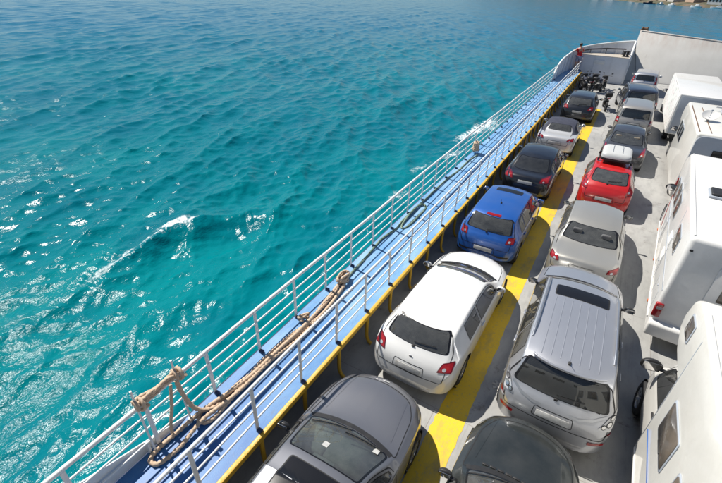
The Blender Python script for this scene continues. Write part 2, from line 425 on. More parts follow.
def car(name, label, cat, x, y, rz, pm, L=4.3, W=1.75, top=None, belt=None, yws=(2.6, 3.4), rw=None, side=(), wr=.32, wroof=None, wplan=None, glassm=('glass_mid',) * 3,
        tail=None, tailz=None, plate=(.52, .74), hood=True, doors=(), mirr=None, mirmat=None, rimmat=None, seatmat=None, extra=None, crown=.06, bowf=.22, bowr=.10, roofz=None, group='cars parked on the ferry deck', tailgate=True, bumper=None, zb=.20, tumble=.97):
    root = thing(name, label, cat, (x, y + L / 2, 0), rz, group); T = (0, -L / 2, 0)
    wroof = wroof or [(0, .80), (rw[0], .76), (rw[2], .71), (yws[0], .70), (yws[1], .83), (yws[1] + .3, .86), (L, .80)]
    wplan = wplan or [(0, .60), (.025, .73), (.08, .86), (.20, .94), (.6, .99), (1.2, 1), (L - 1.2, 1), (L - .5, .965), (L - .15, .87), (L, .72)]
    sh = Shell(L, W, top, belt, wroof, wplan, crown, zb, bowf, bowr, (.78 if L < 4.5 else .9, L - .88), wr, tumble=tumble)
    hw = W / 2; gw, gs, gr = (M[g] for g in glassm)
    we = lambda yy: hw * pchip(*zip(*wplan))(yy) * pchip(*zip(*wroof))(yy)
    # windscreen, seen in plan
    def planpoly(ya, yb, ma, mb_):
        p = [(-we(ya) + ma, ya), (-we(yb) + mb_, yb), (we(yb) - mb_, yb), (we(ya) - ma, ya)]
        return [(q[0], float(sh.warp(q[0], q[1]))) for q in dense(round_poly(p, .06), .08)]
    ws = planpoly(yws[0] + .02, yws[1] - .02, .055, .06)
    sh.cut(ws, 'top', .05)
    # rear window, seen from behind: rw = (y_bottom, z_bottom, y_top, z_top, half width bottom, half width top)
    rwp = round_poly([(-rw[4], rw[1]), (rw[4], rw[1]), (rw[5], rw[3]), (-rw[5], rw[3])], .07)
    sh.cut(rwp, 'rear', .04)
    # side windows between the pillars
    sidep = []
    for (a, b) in side:
        ysamp = np.linspace(a, b, 14); lo = sh.fbelt(ysamp) + .035; hi = sh.ztop(ysamp) - crown - .055
        ok = hi - lo > .02
        if ok.sum() < 3: continue
        p = [(q, w_) for q, w_ in zip(ysamp[ok], lo[ok])] + [(q, w_) for q, w_ in zip(ysamp[ok][::-1], hi[ok][::-1])]
        ys2 = [tuple((float(sh.warp(hw * .85, q[0])), q[1])) for q in p]
        sidep.append(ys2)
        for ax in ('left', 'right'): sh.cut(ys2, ax, .03)
    # panels split off the skin: bonnet, tailgate, doors
    pid = 1; pans = []
    if hood:
        ya, yb = yws[1] + .05, L - .30
        hp = [(-we(ya) - .02, ya), (-we(L - .5) * .98, L - .55), (-we(L - .3) * .8, yb), (we(L - .3) * .8, yb), (we(L - .5) * .98, L - .55), (we(ya) + .02, ya)]
        hp = [(q[0], float(sh.warp(q[0], q[1]))) for q in dense(round_poly(hp, .1), .08)]
        sh.cut(hp, 'top', 0, pid, 0); e = MB(); sh.ribbon(hp, 'top', e); pans.append(('bonnet', pid, e)); pid += 1
    if tailgate:
        zt0 = tailgate if not isinstance(tailgate, bool) else .62
        tp = round_poly([(-rw[4] * 1.05, zt0), (rw[4] * 1.05, zt0), (rw[4] * 1.10, rw[1]), (rw[5] * 1.06, rw[3] - .03), (-rw[5] * 1.06, rw[3] - .03), (-rw[4] * 1.10, rw[1])], .06)
        sh.cut(tp, 'rear', 0, pid, 0); e = MB(); sh.ribbon(tp, 'rear', e, .013); pans.append(('tailgate' if rw[0] < .55 else 'boot_lid', pid, e)); pid += 1
    for (a, b) in doors:
        zlo = .34
        for ax in ('left', 'right'):
            ysamp = np.linspace(a, b, 10); hi = np.minimum(sh.ztop(ysamp) - crown - .02, 9); lo2 = np.full(10, zlo)
            lo2[0] = zlo + .05; p = [(q, z) for q, z in zip(ysamp, lo2)] + [(q, z) for q, z in zip(ysamp[::-1], hi[::-1])]
            p = [(float(sh.warp(hw * .9, q[0])), q[1]) for q in round_poly(p, .05, 2)]
            sh.cut(p, ax, 0, pid, 0); e = MB(); sh.ribbon(p, ax, e, .012); pans.append(('door', pid, e)); pid += 1
            h = MB(); hy = a + .13; hz = float(sh.fbelt(hy)) - .10
            h.box(sh.hit((hy, hz), ax, .015), (.03, .18, .025), bev=.010); pans[-1] = ('door', pid - 1, e, h)
    sh.emit('body', 0, [pm], root, T=T)
    for pn in pans:
        o = sh.emit(pn[0], pn[1], [pm, M['seam']], root, pn[2], T)
        if len(pn) > 3: pn[3].build('handle', pm, o)
    sh.panel(ws, 'top', .004, 8, inner=.95).build('windscreen', [gw, M['frit']], root, T, sharp=False)
    o = sh.panel(rwp, 'rear', .004, 7, inner=.94).build('rear_window', [gr, M['frit']], root, T, sharp=False)
    for p in sidep:
        for ax in ('left', 'right'): sh.panel(p, ax, .004, 5, inner=.93).build('side_window', [gs, M['frit']], root, T, sharp=False)
    # wipers
    wm = MB()
    for (xa, xb) in ((-.62, .02), (-.05, .58)):
        pa = [(xa * k1 + xb * (1 - k1), 0) for k1 in np.linspace(0, 1, 7)]
        wm.tube([sh.hit((px_, float(sh.warp(px_, yws[1] - .05 - .10 * abs((px_ - xb) / (xa - xb))))), 'top', .022) for px_, _ in pa], .011, 5)
    wm.build('wiper', M['black'], root, T)
    cw = MB(); cp = [(float(q), float(sh.warp(q, yws[1] + .035))) for q in np.linspace(-we(yws[1]) + .04, we(yws[1]) - .04, 14)]
    sh.ribbon(cp, 'top', cw, .085, .003, False); cw.build('cowl', M['black'], root, T)
    # lamps
    for sx in (-1, 1):
        tp = tail or [(.52, .80), (.80, .84), (.80, 1.0), (.52, .97)]
        if isinstance(tp[0][0], (int, float)): tp = [tp]
        for k, poly in enumerate(tp):
            q = round_poly([(sx * p[0], p[1]) for p in poly], .03)
            tl = sh.panel(q, 'rear', .009, 4, inner=.80).build('taillight', [M['red'], M['redrim']] if k == 0 else [M['clear'], M['rack']], root, T, sharp=False)
            if k == 0:
                c0 = np.array(q).mean(0) - np.array((sx * .02, .025)); sh.panel([(c0[0] + .034 * math.cos(a), c0[1] + .026 * math.sin(a)) for a in np.linspace(0, 2 * PI, 15)[:-1]], 'rear', .013, 2).build('reversing_lamp', M['clear'], tl, T, sharp=False).location = (0, 0, 0)
        hl = round_poly([(sx * p[0] * hw, p[1]) for p in ((.55, .60), (.86, .66), (.88, .78), (.58, .72))], .03)
        sh.panel(hl, 'front', .006, 4).build('headlight', M['clear'], root, T, sharp=False)
    pz = round_poly([(-.26, plate[0]), (.26, plate[0]), (.26, plate[1]), (-.26, plate[1])], .012, 2)
    zc = (plate[0] + plate[1]) / 2; hh = .055
    a = sh.hit((0, zc - hh), 'rear', .012); b = sh.hit((0, zc + hh), 'rear', .012); ym = min(a.y, b.y)
    ang = math.atan2(b.y - a.y, 2 * hh)
    rec = round_poly([(-.32, zc - .085), (.32, zc - .085), (.30, zc + .085), (-.30, zc + .085)], .03)
    e = MB(); sh.ribbon(rec, 'rear', e, .012, .002); e.build('plate_recess', M['seam'], root, T)
    pb = MB(); pb.box(((0), (a.y + b.y) / 2 - .006, zc), (.52, .012, .112), Matrix.Rotation(-ang, 3, 'X'), .004); po = pb.build('number_plate', M['plate'], root, T)
    if bumper:
        e = MB(); sh.ribbon([(q, bumper) for q in np.linspace(-hw * .8, hw * .8, 14)], 'rear', e, .06, .006, False); e.build('bumper_strip', M['black'], root, T)
    my, mz = mirr or (yws[1] - .45, float(sh.fbelt(yws[1] - .45)) + .02)
    if rw[0] < .58:
        e = MB(); zb_, zt_ = rw[1] + .05, rw[1] + .12
        e.tube([sh.hit((-.04 + .42 * q, zb_ + .03 * q), 'rear', .022) for q in np.linspace(0, 1, 6)], .009, 5); e.box(sh.hit((-.03, rw[1] - .01), 'rear', .015), (.06, .03, .05), bev=.01); e.build('rear_wiper', M['black'], root, T)
    for sx in (-1, 1): mirror(root, sh, my, mz, sx, T, mirmat or pm)
    for wy in sh.wheels:
        for sx in (-1, 1): wheel(root, sx * (hw - .115), wy, wr, .20, T, sx, rimmat or M['rim'])
        A = Matrix.Translation((0, wy, wr)) @ Matrix.Rotation(PI / 2, 4, 'Y')
        for sx in (-1, 1):
            mb = MB(); mb.lathe([(wr + .05, sx * (hw - .03)), (wr + .05, sx * (hw - .32)), (.05, sx * (hw - .33))], A, 28); mb.build('wheel_arch', M['black'], root, T)
    interior(root, sh, T, yws[1], rw[0], seatmat or M['seat'], float(sh.fbelt(yws[1] - .5)))
    if extra: extra(root, sh, T, pm)
    return root, sh

# ------------------------------------------------------------------ light, sky, camera
W_ = bpy.data.worlds.new('World'); S.world = W_; W_.use_nodes = True
nt = W_.node_tree; sky = nt.nodes.new('ShaderNodeTexSky'); sky.sky_type = 'NISHITA'; sky.sun_disc = False
SUN_AZ = math.radians(78); SUN_EL = math.radians(54)          # azimuth from +Y (bow) towards -X (port)
sky.sun_elevation = SUN_EL; sky.sun_rotation = -SUN_AZ; sky.air_density = 1.0; sky.dust_density = .3; sky.ozone_density = 2.5
nt.links.new(sky.outputs[0], nt.nodes['Background'].inputs[0]); nt.nodes['Background'].inputs[1].default_value = .062
sun = bpy.data.lights.new('sun', 'SUN'); sun.energy = 5.0; sun.angle = math.radians(.5); sun.color = (1, .95, .87)
so = link('sun', sun); sd = Vector((-math.sin(SUN_AZ) * math.cos(SUN_EL), math.cos(SUN_AZ) * math.cos(SUN_EL), math.sin(SUN_EL)))
so.rotation_euler = sd.to_track_quat('Z', 'Y').to_euler(); so.location = sd * 60
cd = bpy.data.cameras.new('camera'); cam = link('camera', cd)
f_, yaw, pit, rol, H_ = 414.967, -0.521598, 0.560072, 0.0362472, 6.93
cy, sy, cp, sp = math.cos(yaw), math.sin(yaw), math.cos(pit), math.sin(pit)
fw = Vector((sy * cp, cy * cp, -sp)); r_ = Vector((cy, -sy, 0)); u_ = r_.cross(fw)
rr_ = r_ * math.cos(rol) + u_ * math.sin(rol); uu_ = u_ * math.cos(rol) - r_ * math.sin(rol)
mw = Matrix((rr_, uu_, -fw)).transposed().to_4x4(); mw.translation = (0, 0, H_); cam.matrix_world = mw
cd.sensor_width = 36; cd.lens = f_ / 722 * 36; cd.clip_end = 12000; S.camera = cam
S.view_settings.view_transform = 'Standard'; S.view_settings.look = 'None'; S.view_settings.exposure = .42; S.view_settings.gamma = 1
S.cycles.transparent_max_bounces = 16; S.cycles.max_bounces = 8

# ------------------------------------------------------------------ sea
WATER = -1.8
def sea():
    az = np.radians(np.r_[np.linspace(-125, -82, 120)[:-1], np.linspace(-82, 24, 800), np.linspace(24, 75, 120)[1:]]); nr = 1500
    r = 4.0 * (9000 / 4.0) ** (np.linspace(0, 1, nr) ** 1.25)
    A, Rr = np.meshgrid(az, r); X = Rr * np.sin(A); Y = Rr * np.cos(A); cell = np.maximum(Rr * np.radians(.14), np.gradient(r)[:, None])
    X = X.astype(np.float32); Y = Y.astype(np.float32); cell = cell.astype(np.float32)
    Z = np.zeros_like(X); dX = np.zeros_like(X); dY = np.zeros_like(X)
    for i in range(150):
        lam = .30 * (11 / .30) ** (rng.random() ** .9); k = 2 * PI / lam
        th = math.radians(205) + rng.normal(0, .42 if lam > 1.2 else .7)                    # heading, from +X
        amp = .0060 * lam ** (.95 if lam < 2.5 else .95) * (.6 + .8 * rng.random()) * (1 if lam < 1.6 else (1.6 / lam) ** .9)
        amp = float(amp); kx, ky = k * math.cos(th), k * math.sin(th); ph = rng.random() * 2 * PI
        fade = np.clip((lam / cell - 2.0) / 2.0, 0, 1).astype(np.float32)
        w = kx * X + ky * Y + ph + .6 * np.sin(.13 * X + 1.7 * i) + .5 * np.sin(.11 * Y + 2.3 * i)
        Z += amp * fade * np.sin(w); q = .95 * amp * fade * np.cos(w); dX += q * math.cos(th); dY += q * math.sin(th)
    g = 1 + .35 * np.sin(.21 * X + .13 * Y) * np.sin(.17 * Y - .08 * X + 1)      # calmer and rougher patches
    Z *= g
    # bow wave running off from the hull: a curling ridge with a broken crest and a smooth trough
    rd = np.array(smooth_path([(-11.2, .5, 0), (-12.3, 3.0, 0), (-12.9, 5.0, 0), (-13.35, 6.4, 0), (-13.55, 7.8, 0), (-13.1, 9.5, 0), (-11.9, 11.3, 0), (-9.7, 12.6, 0), (-6.5, 13.2, 0)], .25))[:, :2]
    tg = np.gradient(rd, axis=0); tg /= np.linalg.norm(tg, axis=1, keepdims=True)
    t = np.zeros_like(X); s_ = np.full_like(X, 99.)
    msk = (X > -20) & (X < -4.6) & (Y > -4) & (Y < 20); px, py = X[msk], Y[msk]
    D2 = (px[:, None] - rd[None, :, 0]) ** 2 + (py[:, None] - rd[None, :, 1]) ** 2; ii = D2.argmin(1)
    sg = np.sign((px - rd[ii, 0]) * tg[ii, 1] - (py - rd[ii, 1]) * tg[ii, 0])     # + on the hull side
    s_[msk] = np.sqrt(D2[np.arange(len(ii)), ii]) * sg; t[msk] = ii / (len(rd) - 1)
    env = np.exp(-((t - .55) / .36) ** 4) * (s_ < 50)
    hgt = np.exp(-np.where(s_ < 0, (s_ / 1.5) ** 2, (s_ / .75) ** 2)); lum = .45 + .55 * np.exp(-((t - .52) / .17) ** 2)
    Z += env * lum * (.36 * hgt - .17 * np.exp(-((s_ - 1.5) / 1.0) ** 2))
    foam = np.zeros_like(X)
    foam += (s_ < 50) * (1.0 * np.exp(-((t - .475) / .055) ** 2 - ((s_ + .10) / .34) ** 2) + .55 * np.exp(-((t - .40) / .06) ** 2 - ((s_ + .05) / .13) ** 2) + .5 * np.exp(-((t - .30) / .07) ** 2 - ((s_ + .1) / .22) ** 2))
    for (fx, fy, fa, fb, st) in ((-7.9, 28.6, 2.4, .40, .95), (-7.8, 32.0, 1.8, .4, .9), (-7.4, 23.8, 1.4, .3, .7), (-7.7, 16.6, .9, .4, .6), (-6.3, 17.5, 1.0, .3, .55), (-6.0, 13.5, 1.2, .22, .5), (-8.2, 20.6, 1.3, .35, .5), (-6.9, 31.5, 2.0, .3, .6)):
        foam += st * np.exp(-((Y - fy) / fa) ** 2 - ((X - fx - .12 * (Y - fy)) / fb) ** 2)
    V = np.stack([X + dX, Y + dY, Z + WATER], -1).reshape(-1, 3)
    na = len(az); idx = np.arange(nr * na).reshape(nr, na)
    F = np.stack([idx[:-1, :-1], idx[:-1, 1:], idx[1:, 1:], idx[1:, :-1]], -1).reshape(-1, 4)[:, ::-1]
    me = bpy.data.meshes.new('sea'); me.vertices.add(len(V)); me.vertices.foreach_set('co', V.astype(np.float32).ravel())
    me.loops.add(F.size); me.loops.foreach_set('vertex_index', F.astype(np.int32).ravel()); me.polygons.add(len(F))
    me.polygons.foreach_set('loop_start', np.arange(0, F.size, 4, dtype=np.int32)); me.polygons.foreach_set('loop_total', np.full(len(F), 4, np.int32))
    me.polygons.foreach_set('use_smooth', np.ones(len(F), bool)); me.update()
    at = me.attributes.new('foam', 'FLOAT', 'POINT'); at.data.foreach_set('value', np.clip(foam, 0, 1.5).astype(np.float32).ravel())
    m, nt, b = new_mat('sea_water')
    n1 = noise(nt, .06, 5, .6); n2 = noise(nt, .35, 4, .6, (1, .6, 1))
    c = mixc(nt, ramp(nt, n1, [(.35, 0.), (.68, 1.)]), (.000, .128, .168), (.000, .182, .198))
    c = mixc(nt, ramp(nt, n2, [(.42, 0.), (.72, .6)]), c, (.000, .088, .135))
    # greener near the hull; bluer with distance, reflected sky put into the colour
    tc = nt.nodes.new('ShaderNodeTexCoord'); ln = N(nt, 'ShaderNodeVectorMath', operation='LENGTH'); nt.links.new(tc.outputs['Object'], ln.inputs[0])
    mr = N(nt, 'ShaderNodeMapRange'); mr.inputs[1].default_value = 12; mr.inputs[2].default_value = 110; nt.links.new(ln.outputs['Value'], mr.inputs[0])
    c = mixc(nt, mr.outputs[0], c, (.002, .120, .205))
    fa = N(nt, 'ShaderNodeAttribute', attribute_name='foam'); fn = noise(nt, 3.2, 8, .72, (1, .7, 1)); fn2 = noise(nt, 11, 5, .7)
    mu = N(nt, 'ShaderNodeMath', operation='MULTIPLY'); nt.links.new(fa.outputs['Fac'], mu.inputs[0])
    nt.links.new(ramp(nt, fn, [(.36, 0.), (.60, 1.)]), mu.inputs[1])
    mu2 = N(nt, 'ShaderNodeMath', operation='MULTIPLY'); nt.links.new(mu.outputs[0], mu2.inputs[0]); nt.links.new(ramp(nt, fn2, [(.30, .35), (.6, 1.)]), mu2.inputs[1])
    ff = ramp(nt, mu2.outputs[0], [(.16, 0.), (.55, .95)])
    c = mixc(nt, ff, c, (.82, .86, .86)); nt.links.new(c, b.inputs['Base Color'])
    rr = ramp(nt, ff, [(0., .155), (1., .7)]); nt.links.new(rr, b.inputs['Roughness']); b.inputs['IOR'].default_value = 1.17
    h1 = noise(nt, 1.7, 4, .55, (1, .55, 1)); h2 = noise(nt, 4.5, 5, .62, (1, .6, 1), off=(9, 2, 0))
    gust = ramp(nt, noise(nt, .16, 4, .6, (1, .7, 1), off=(5.5, 1.5, 0)), [(.38, .30), (.60, 1.)])
    b1 = N(nt, 'ShaderNodeBump', Strength=.5, Distance=.16); nt.links.new(h1, b1.inputs['Height'])
    b2 = N(nt, 'ShaderNodeBump', Distance=.045); nt.links.new(gust, b2.inputs['Strength']); nt.links.new(h2, b2.inputs['Height']); nt.links.new(b1.outputs[0], b2.inputs['Normal'])
    nt.links.new(b2.outputs[0], b.inputs['Normal'])
    me.materials.append(m); tag(link('sea', me), kind='structure')
sea()

# ------------------------------------------------------------------ far shore
def shore():
    base = [(-330, 760), (-150, 690), (-42, 585), (-7, 500), (28, 440), (50, 426), (110, 395), (220, 380), (420, 400)]
    P = np.array(smooth_path([(a, b, 0) for a, b in base], 14))[:, :2]
    nrm = np.gradient(P, axis=0); nrm = np.stack([-nrm[:, 1], nrm[:, 0]], -1); nrm /= np.linalg.norm(nrm, axis=1, keepdims=True)
    if nrm[len(P) // 2, 1] < 0: nrm = -nrm
    prof = [(0, -2.2), (3, -.6), (8, .5), (18, 2.0), (40, 5), (90, 16), (180, 42), (320, 75), (420, 80)]
    V = []; F = []
    for i, p in enumerate(P):
        for (d, z) in prof:
            j = 1 + .25 * math.sin(i * .9 + d * .05) + .15 * math.sin(i * .37)
            V.append((p[0] + nrm[i, 0] * d, p[1] + nrm[i, 1] * d, z * (j if z > 0 else 1)))
    n = len(prof)
    for i in range(len(P) - 1):
        for k in range(n - 1): F.append((i * n + k, (i + 1) * n + k, (i + 1) * n + k + 1, i * n + k + 1))
    me = bpy.data.meshes.new('hills'); me.from_pydata(V, [], F); me.polygons.foreach_set('use_smooth', [True] * len(F))
    m, nt, b = new_mat('dry_hillside'); a = noise(nt, .08, 6, .7); c = mixc(nt, ramp(nt, a, [(.40, 0.), (.58, 1.)]), (.15, .105, .07), (.05, .06, .03))
    nt.links.new(c, b.inputs['Base Color']); b.inputs['Roughness'].default_value = .9
    me.materials.append(m); tag(link('hills', me), kind='structure')
    def at(s, d):
        L = np.r_[0, np.cumsum(np.linalg.norm(np.diff(P, axis=0), axis=1))]; q = s * L[-1]
        x, y = np.interp(q, L, P[:, 0]), np.interp(q, L, P[:, 1]); i = min(np.searchsorted(L, q), len(P) - 1)
        z = np.interp(d, [p[0] for p in prof], [p[1] for p in prof])
        return (x + nrm[i, 0] * d, y + nrm[i, 1] * d, z), math.atan2(nrm[i, 1], nrm[i, 0]) - PI / 2
    return at
at = shore()
wallm = [worn('house_render_%d' % i, c, tuple(.7 * k for k in c), .8, .5, .45, .8, .6) for i, c in enumerate([(.62, .58, .50), (.60, .42, .30), (.70, .68, .64), (.50, .40, .30)])]
roofm = worn('terracotta_roof', (.33, .12, .07), (.22, .09, .06), .85, .6, .4, .7, .8)
HL = ['pale two storey house with a red roof by the far shoreline', 'pinkish house with a terracotta roof on the far shore', 'white house with a red hipped roof above the far beach', 'brown rendered house with a red roof on the far shore']
k = 0
for s_ in np.linspace(.345, .70, 17):
    p, a = at(s_ + rng.normal(0, .004), 7 + 9 * rng.random())
    h = thing('house', HL[k % 4], 'house', (p[0], p[1], p[2] - .6), a, 'houses on the far shore'); w_, d_, z_ = 8 + 5 * rng.random(), 7 + 2 * rng.random(), 4 + 2.5 * rng.random()
    mb = MB(); mb.box((0, 0, z_ / 2), (w_, d_, z_)); mb.build('wall', wallm[k % 4], h)
    mb = MB(); e = .5; z0 = z_ + .003
    mb.add([(-w_ / 2 - e, -d_ / 2 - e, z0), (w_ / 2 + e, -d_ / 2 - e, z0), (w_ / 2 + e, d_ / 2 + e, z0), (-w_ / 2 - e, d_ / 2 + e, z0), (-w_ / 4, 0, z0 + 2), (w_ / 4, 0, z0 + 2)], [(0, 1, 5, 4), (1, 2, 5), (2, 3, 4, 5), (3, 0, 4), (3, 2, 1, 0)]); mb.build('roof', roofm, h)
    for q in np.linspace(-w_ * .35, w_ * .35, 4):
        mb = MB(); mb.box((q, -d_ / 2 - .01, z_ * .55), (1.0, .06, 1.4)); mb.build('window', M['frit'], h)
    k += 1
leafm = worn('far_foliage', (.045, .065, .028), (.09, .09, .045), .9, .6, .4, .7, .8)
TL = ['dark green tree between houses on the far shore', 'olive green tree behind the far beach']
for s_ in np.linspace(.33, .72, 40):
    p, a = at(s_ + rng.normal(0, .004), 4 + 26 * rng.random()); t = thing('shore_tree', TL[k % 2], 'tree', (p[0], p[1], p[2] - .4), a, 'trees on the far shore'); k += 1
    hh = 3 + 4 * rng.random(); mb = MB(); mb.tube([(0, 0, 0), (.1, 0, hh * .35), (0, .1, hh * .6)], [.25, .2, .1], 6); mb.build('trunk', M['rust'], t)
    mb = MB()
    for _ in range(90):
        v = rng.normal(0, 1, 3); v /= np.linalg.norm(v); v = v * (.55 + .5 * rng.random()) * np.array((1, 1, .8)) * hh * .42; c = np.array((0, 0, hh * .68)) + v
        q = rng.normal(0, .42, (3, 3)); mb.add([c + q[0], c + q[1], c + q[2]], [(0, 1, 2)])
    mb.build('crown', leafm, t)
BL = ['white motor boat lying along the far beach', 'dark hulled boat moored off the far shore', 'white boat beside the far quay']
for i, (x, y, dark, L_, rz) in enumerate(((1, 466, 1, 9, .2), (16, 440, 0, 7, -.9), (31, 425, 0, 8, -.6), (43, 415, 0, 9, -.3), (49, 411, 0, 8, -.2), (9, 455, 0, 5, .4))):
    b = thing('boat', BL[1] if dark else BL[0 if i % 2 else 2], 'boat', (x, y, WATER), rz + PI / 2, 'boats off the far shore')
    mb = MB(); n = 10; vs = []; fs = []
    for j in range(n):
        t = j / (n - 1); w_ = 1.25 * (1 - t ** 2.6) * (.85 + .15 * min(1, t * 5)); sh_ = .75 + .45 * t * t
        vs += [(-w_, (t - .5) * L_, sh_), (-w_ * .7, (t - .5) * L_ * .96, -.3), (w_ * .7, (t - .5) * L_ * .96, -.3), (w_, (t - .5) * L_, sh_)]
    for j in range(n - 1):
        for q in range(4): fs.append((4 * j + q, 4 * j + (q + 1) % 4, 4 * j + 4 + (q + 1) % 4, 4 * j + 4 + q))
    fs.append((3, 2, 1, 0)); mb.add(vs, fs); mb.build('hull', M['navy'] if dark else M['white'], b)
    mb = MB(); mb.prism([(-L_ * .25, .7), (-L_ * .25, 1.9), (L_ * .02, 1.9), (L_ * .14, .8)], -.8, .8, 'x', .1); mb.build('cabin', M['black'] if dark else M['white'], b)

# ------------------------------------------------------------------ ferry: deck, hull, walkway
def sheet(name, poly, z, mat, kind='structure', th=.0):
    mb = MB(); n = len(poly); mb.add([(p[0], p[1], z) for p in poly], [tuple(range(n))]); o = mb.build(name, mat); tag(o, kind=kind); return o
m, nt, b = new_mat('deck_paint')
n1 = noise(nt, .55, 7, .62, (1, .55, 1)); n2 = noise(nt, 4, 6, .7, (1, .35, 1)); n3 = noise(nt, 60, 3, .6); n4 = noise(nt, .25, 3, .5, (1.6, .25, 1), off=(4, 0, 0)); n5 = noise(nt, 1.7, 7, .75, off=(2, 8, 1))
c = mixc(nt, ramp(nt, n1, [(.35, 0.), (.70, 1.)]), (.40, .395, .375), (.27, .273, .27))
c = mixc(nt, ramp(nt, n2, [(.46, 0.), (.70, .65)]), c, (.21, .21, .205))
c = mixc(nt, ramp(nt, n4, [(.52, 0.), (.68, .45)]), c, (.20, .19, .18))
c = mixc(nt, ramp(nt, n5, [(.60, 0.), (.70, .75)]), c, (.10, .085, .075))
c = mixc(nt, ramp(nt, n3, [(.45, 0.), (.8, .45)]), c, (.36, .35, .32)); tc = nt.nodes.new('ShaderNodeTexCoord'); br = N(nt, 'ShaderNodeTexBrick', Scale=1.0); br.inputs['Mortar Size'].default_value = .009; br.inputs['Brick Width'].default_value = 2.4; br.inputs['Row Height'].default_value = 5.2; br.inputs['Mortar Smooth'].default_value = .6
nt.links.new(tc.outputs['Object'], br.inputs['Vector'])
c = mixc(nt, ramp(nt, br.outputs['Fac'], [(.2, 0.), (1., .55)]), c, (.16, .13, .11))
n6 = noise(nt, .9, 6, .7, (5, .12, 1), off=(1.5, .3, 0)); c = mixc(nt, ramp(nt, n6, [(.60, 0.), (.72, .5)]), c, (.12, .12, .12))
nt.links.new(c, b.inputs['Base Color']); b.inputs['Roughness'].default_value = .6
hh = N(nt, 'ShaderNodeMath', operation='MULTIPLY_ADD'); hh.inputs[1].default_value = 1.5; nt.links.new(br.outputs['Fac'], hh.inputs[0]); nt.links.new(n3, hh.inputs[2]); bump(nt, b, hh.outputs[0], .3, .006)
M['deck'] = m
m, nt, b = new_mat('yellow_marking')
n1 = noise(nt, 2.2, 7, .7, (1, .4, 1)); n2 = noise(nt, 18, 5, .7)
c = mixc(nt, n2, (.78, .52, .020), (.70, .45, .02)); c = mixc(nt, ramp(nt, n1, [(.50, 0.), (.70, .8)]), c, (.30, .24, .11)); c = mixc(nt, ramp(nt, n2, [(.56, 0.), (.68, .6)]), c, (.30, .27, .2))
nt.links.new(c, b.inputs['Base Color']); b.inputs['Roughness'].default_value = .55; bump(nt, b, n2, .15, .004); M['marking'] = m
m, nt, b = new_mat('blue_walkway')
n1 = noise(nt, 1.1, 7, .7, (2.2, .5, 1)); n2 = noise(nt, 7, 6, .7, (1, .5, 1)); n3 = noise(nt, 45, 3, .6)
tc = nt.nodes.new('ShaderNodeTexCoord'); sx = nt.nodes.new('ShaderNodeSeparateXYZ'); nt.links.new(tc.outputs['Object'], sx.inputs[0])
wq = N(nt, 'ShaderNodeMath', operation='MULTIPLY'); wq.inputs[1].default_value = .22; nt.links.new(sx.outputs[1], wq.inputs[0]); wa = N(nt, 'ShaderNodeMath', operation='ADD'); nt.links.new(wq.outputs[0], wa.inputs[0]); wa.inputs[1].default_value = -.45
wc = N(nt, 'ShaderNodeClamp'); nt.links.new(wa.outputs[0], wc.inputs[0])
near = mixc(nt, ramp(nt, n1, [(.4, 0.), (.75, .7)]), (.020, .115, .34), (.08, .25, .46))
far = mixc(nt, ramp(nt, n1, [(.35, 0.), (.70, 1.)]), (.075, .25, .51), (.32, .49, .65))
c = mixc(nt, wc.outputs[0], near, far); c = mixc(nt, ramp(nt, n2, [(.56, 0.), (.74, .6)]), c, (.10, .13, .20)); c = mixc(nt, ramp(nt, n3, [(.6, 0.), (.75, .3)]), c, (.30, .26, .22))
nt.links.new(c, b.inputs['Base Color']); b.inputs['Roughness'].default_value = .5; bump(nt, b, n3, .2, .006); M['walk'] = m

sheet('deck', [(-4.4, -4), (11, -4), (11, 43.9), (8.1, 47.1), (.17, 47.1), (-4.4, 43.9)], 0, M['deck'])
# yellow lane line with slightly ragged edges
mb = MB(); ys = np.arange(-3.5, 33.31, .12); vs = []
for y in ys: vs += [(-1.13 + rng.normal(0, .009), y, .004), (-.61 + rng.normal(0, .009), y, .004)]
mb.add(vs, [(2 * i, 2 * i + 1, 2 * i + 3, 2 * i + 2) for i in range(len(ys) - 1)]); tag(mb.build('lane_marking', M['marking']), kind='structure')
mb = MB()
for k in range(4):
    a = k * PI / 4; R3 = Matrix.Rotation(a, 3, 'Z'); mb.box((-.28, 6.38, .008 + .0007 * k), (.30, .055, .012 + .001 * k), R3, .004, 1)
mb.lathe([(.075, .014), (.07, .024), (.045, .024), (.04, .006)], Matrix.Translation((-.28, 6.38, 0)), 20)
tag(mb.build('lashing_socket', worn('socket_steel', (.55, .53, .49), (.35, .30, .25), .5, 9)), 'pale star shaped lashing socket welded to the deck beside the yellow line', 'lashing socket')
OX = lambda y: -4.385 - .012 * min(max(y - 2, 0), 14)      # outer rail line, splaying slightly
WZ = .85
hullp = [(-4.62, -4), (-4.62, 37)] + [(-4.60, 40), (-4.42, 42.4), (-4.12, 44.2), (-3.2, 45.8), (-1.9, 46.6), (.10, 47.0)]
mb = MB(); yl = [-4 + i for i in range(44)]
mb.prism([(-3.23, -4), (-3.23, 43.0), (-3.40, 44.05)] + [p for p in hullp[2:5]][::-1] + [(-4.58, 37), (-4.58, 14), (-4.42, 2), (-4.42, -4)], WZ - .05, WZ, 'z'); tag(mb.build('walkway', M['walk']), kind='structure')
hl = thing('ferry_hull', 'white painted steel side of the ferry dropping to the water', 'ship hull')
mb = MB(); hp = [(-4.42, -4), (-4.43, 2), (-4.59, 14)] + hullp[1:]
for (z0, z1) in ((-3, WZ - .052),):
    vs = [(p[0], p[1], z) for p in hp for z in (z0, z1)]; mb.add(vs, [(2 * i, 2 * i + 1, 2 * i + 3, 2 * i + 2) for i in range(len(hp) - 1)])
mb.build('plating', M['steelwhite'], hl)
mb = MB(); mb.tube([(p[0] - .03, p[1], WZ - .14) for p in hp], .07, 8); mb.build('rubbing_strake', M['navy'], hl)
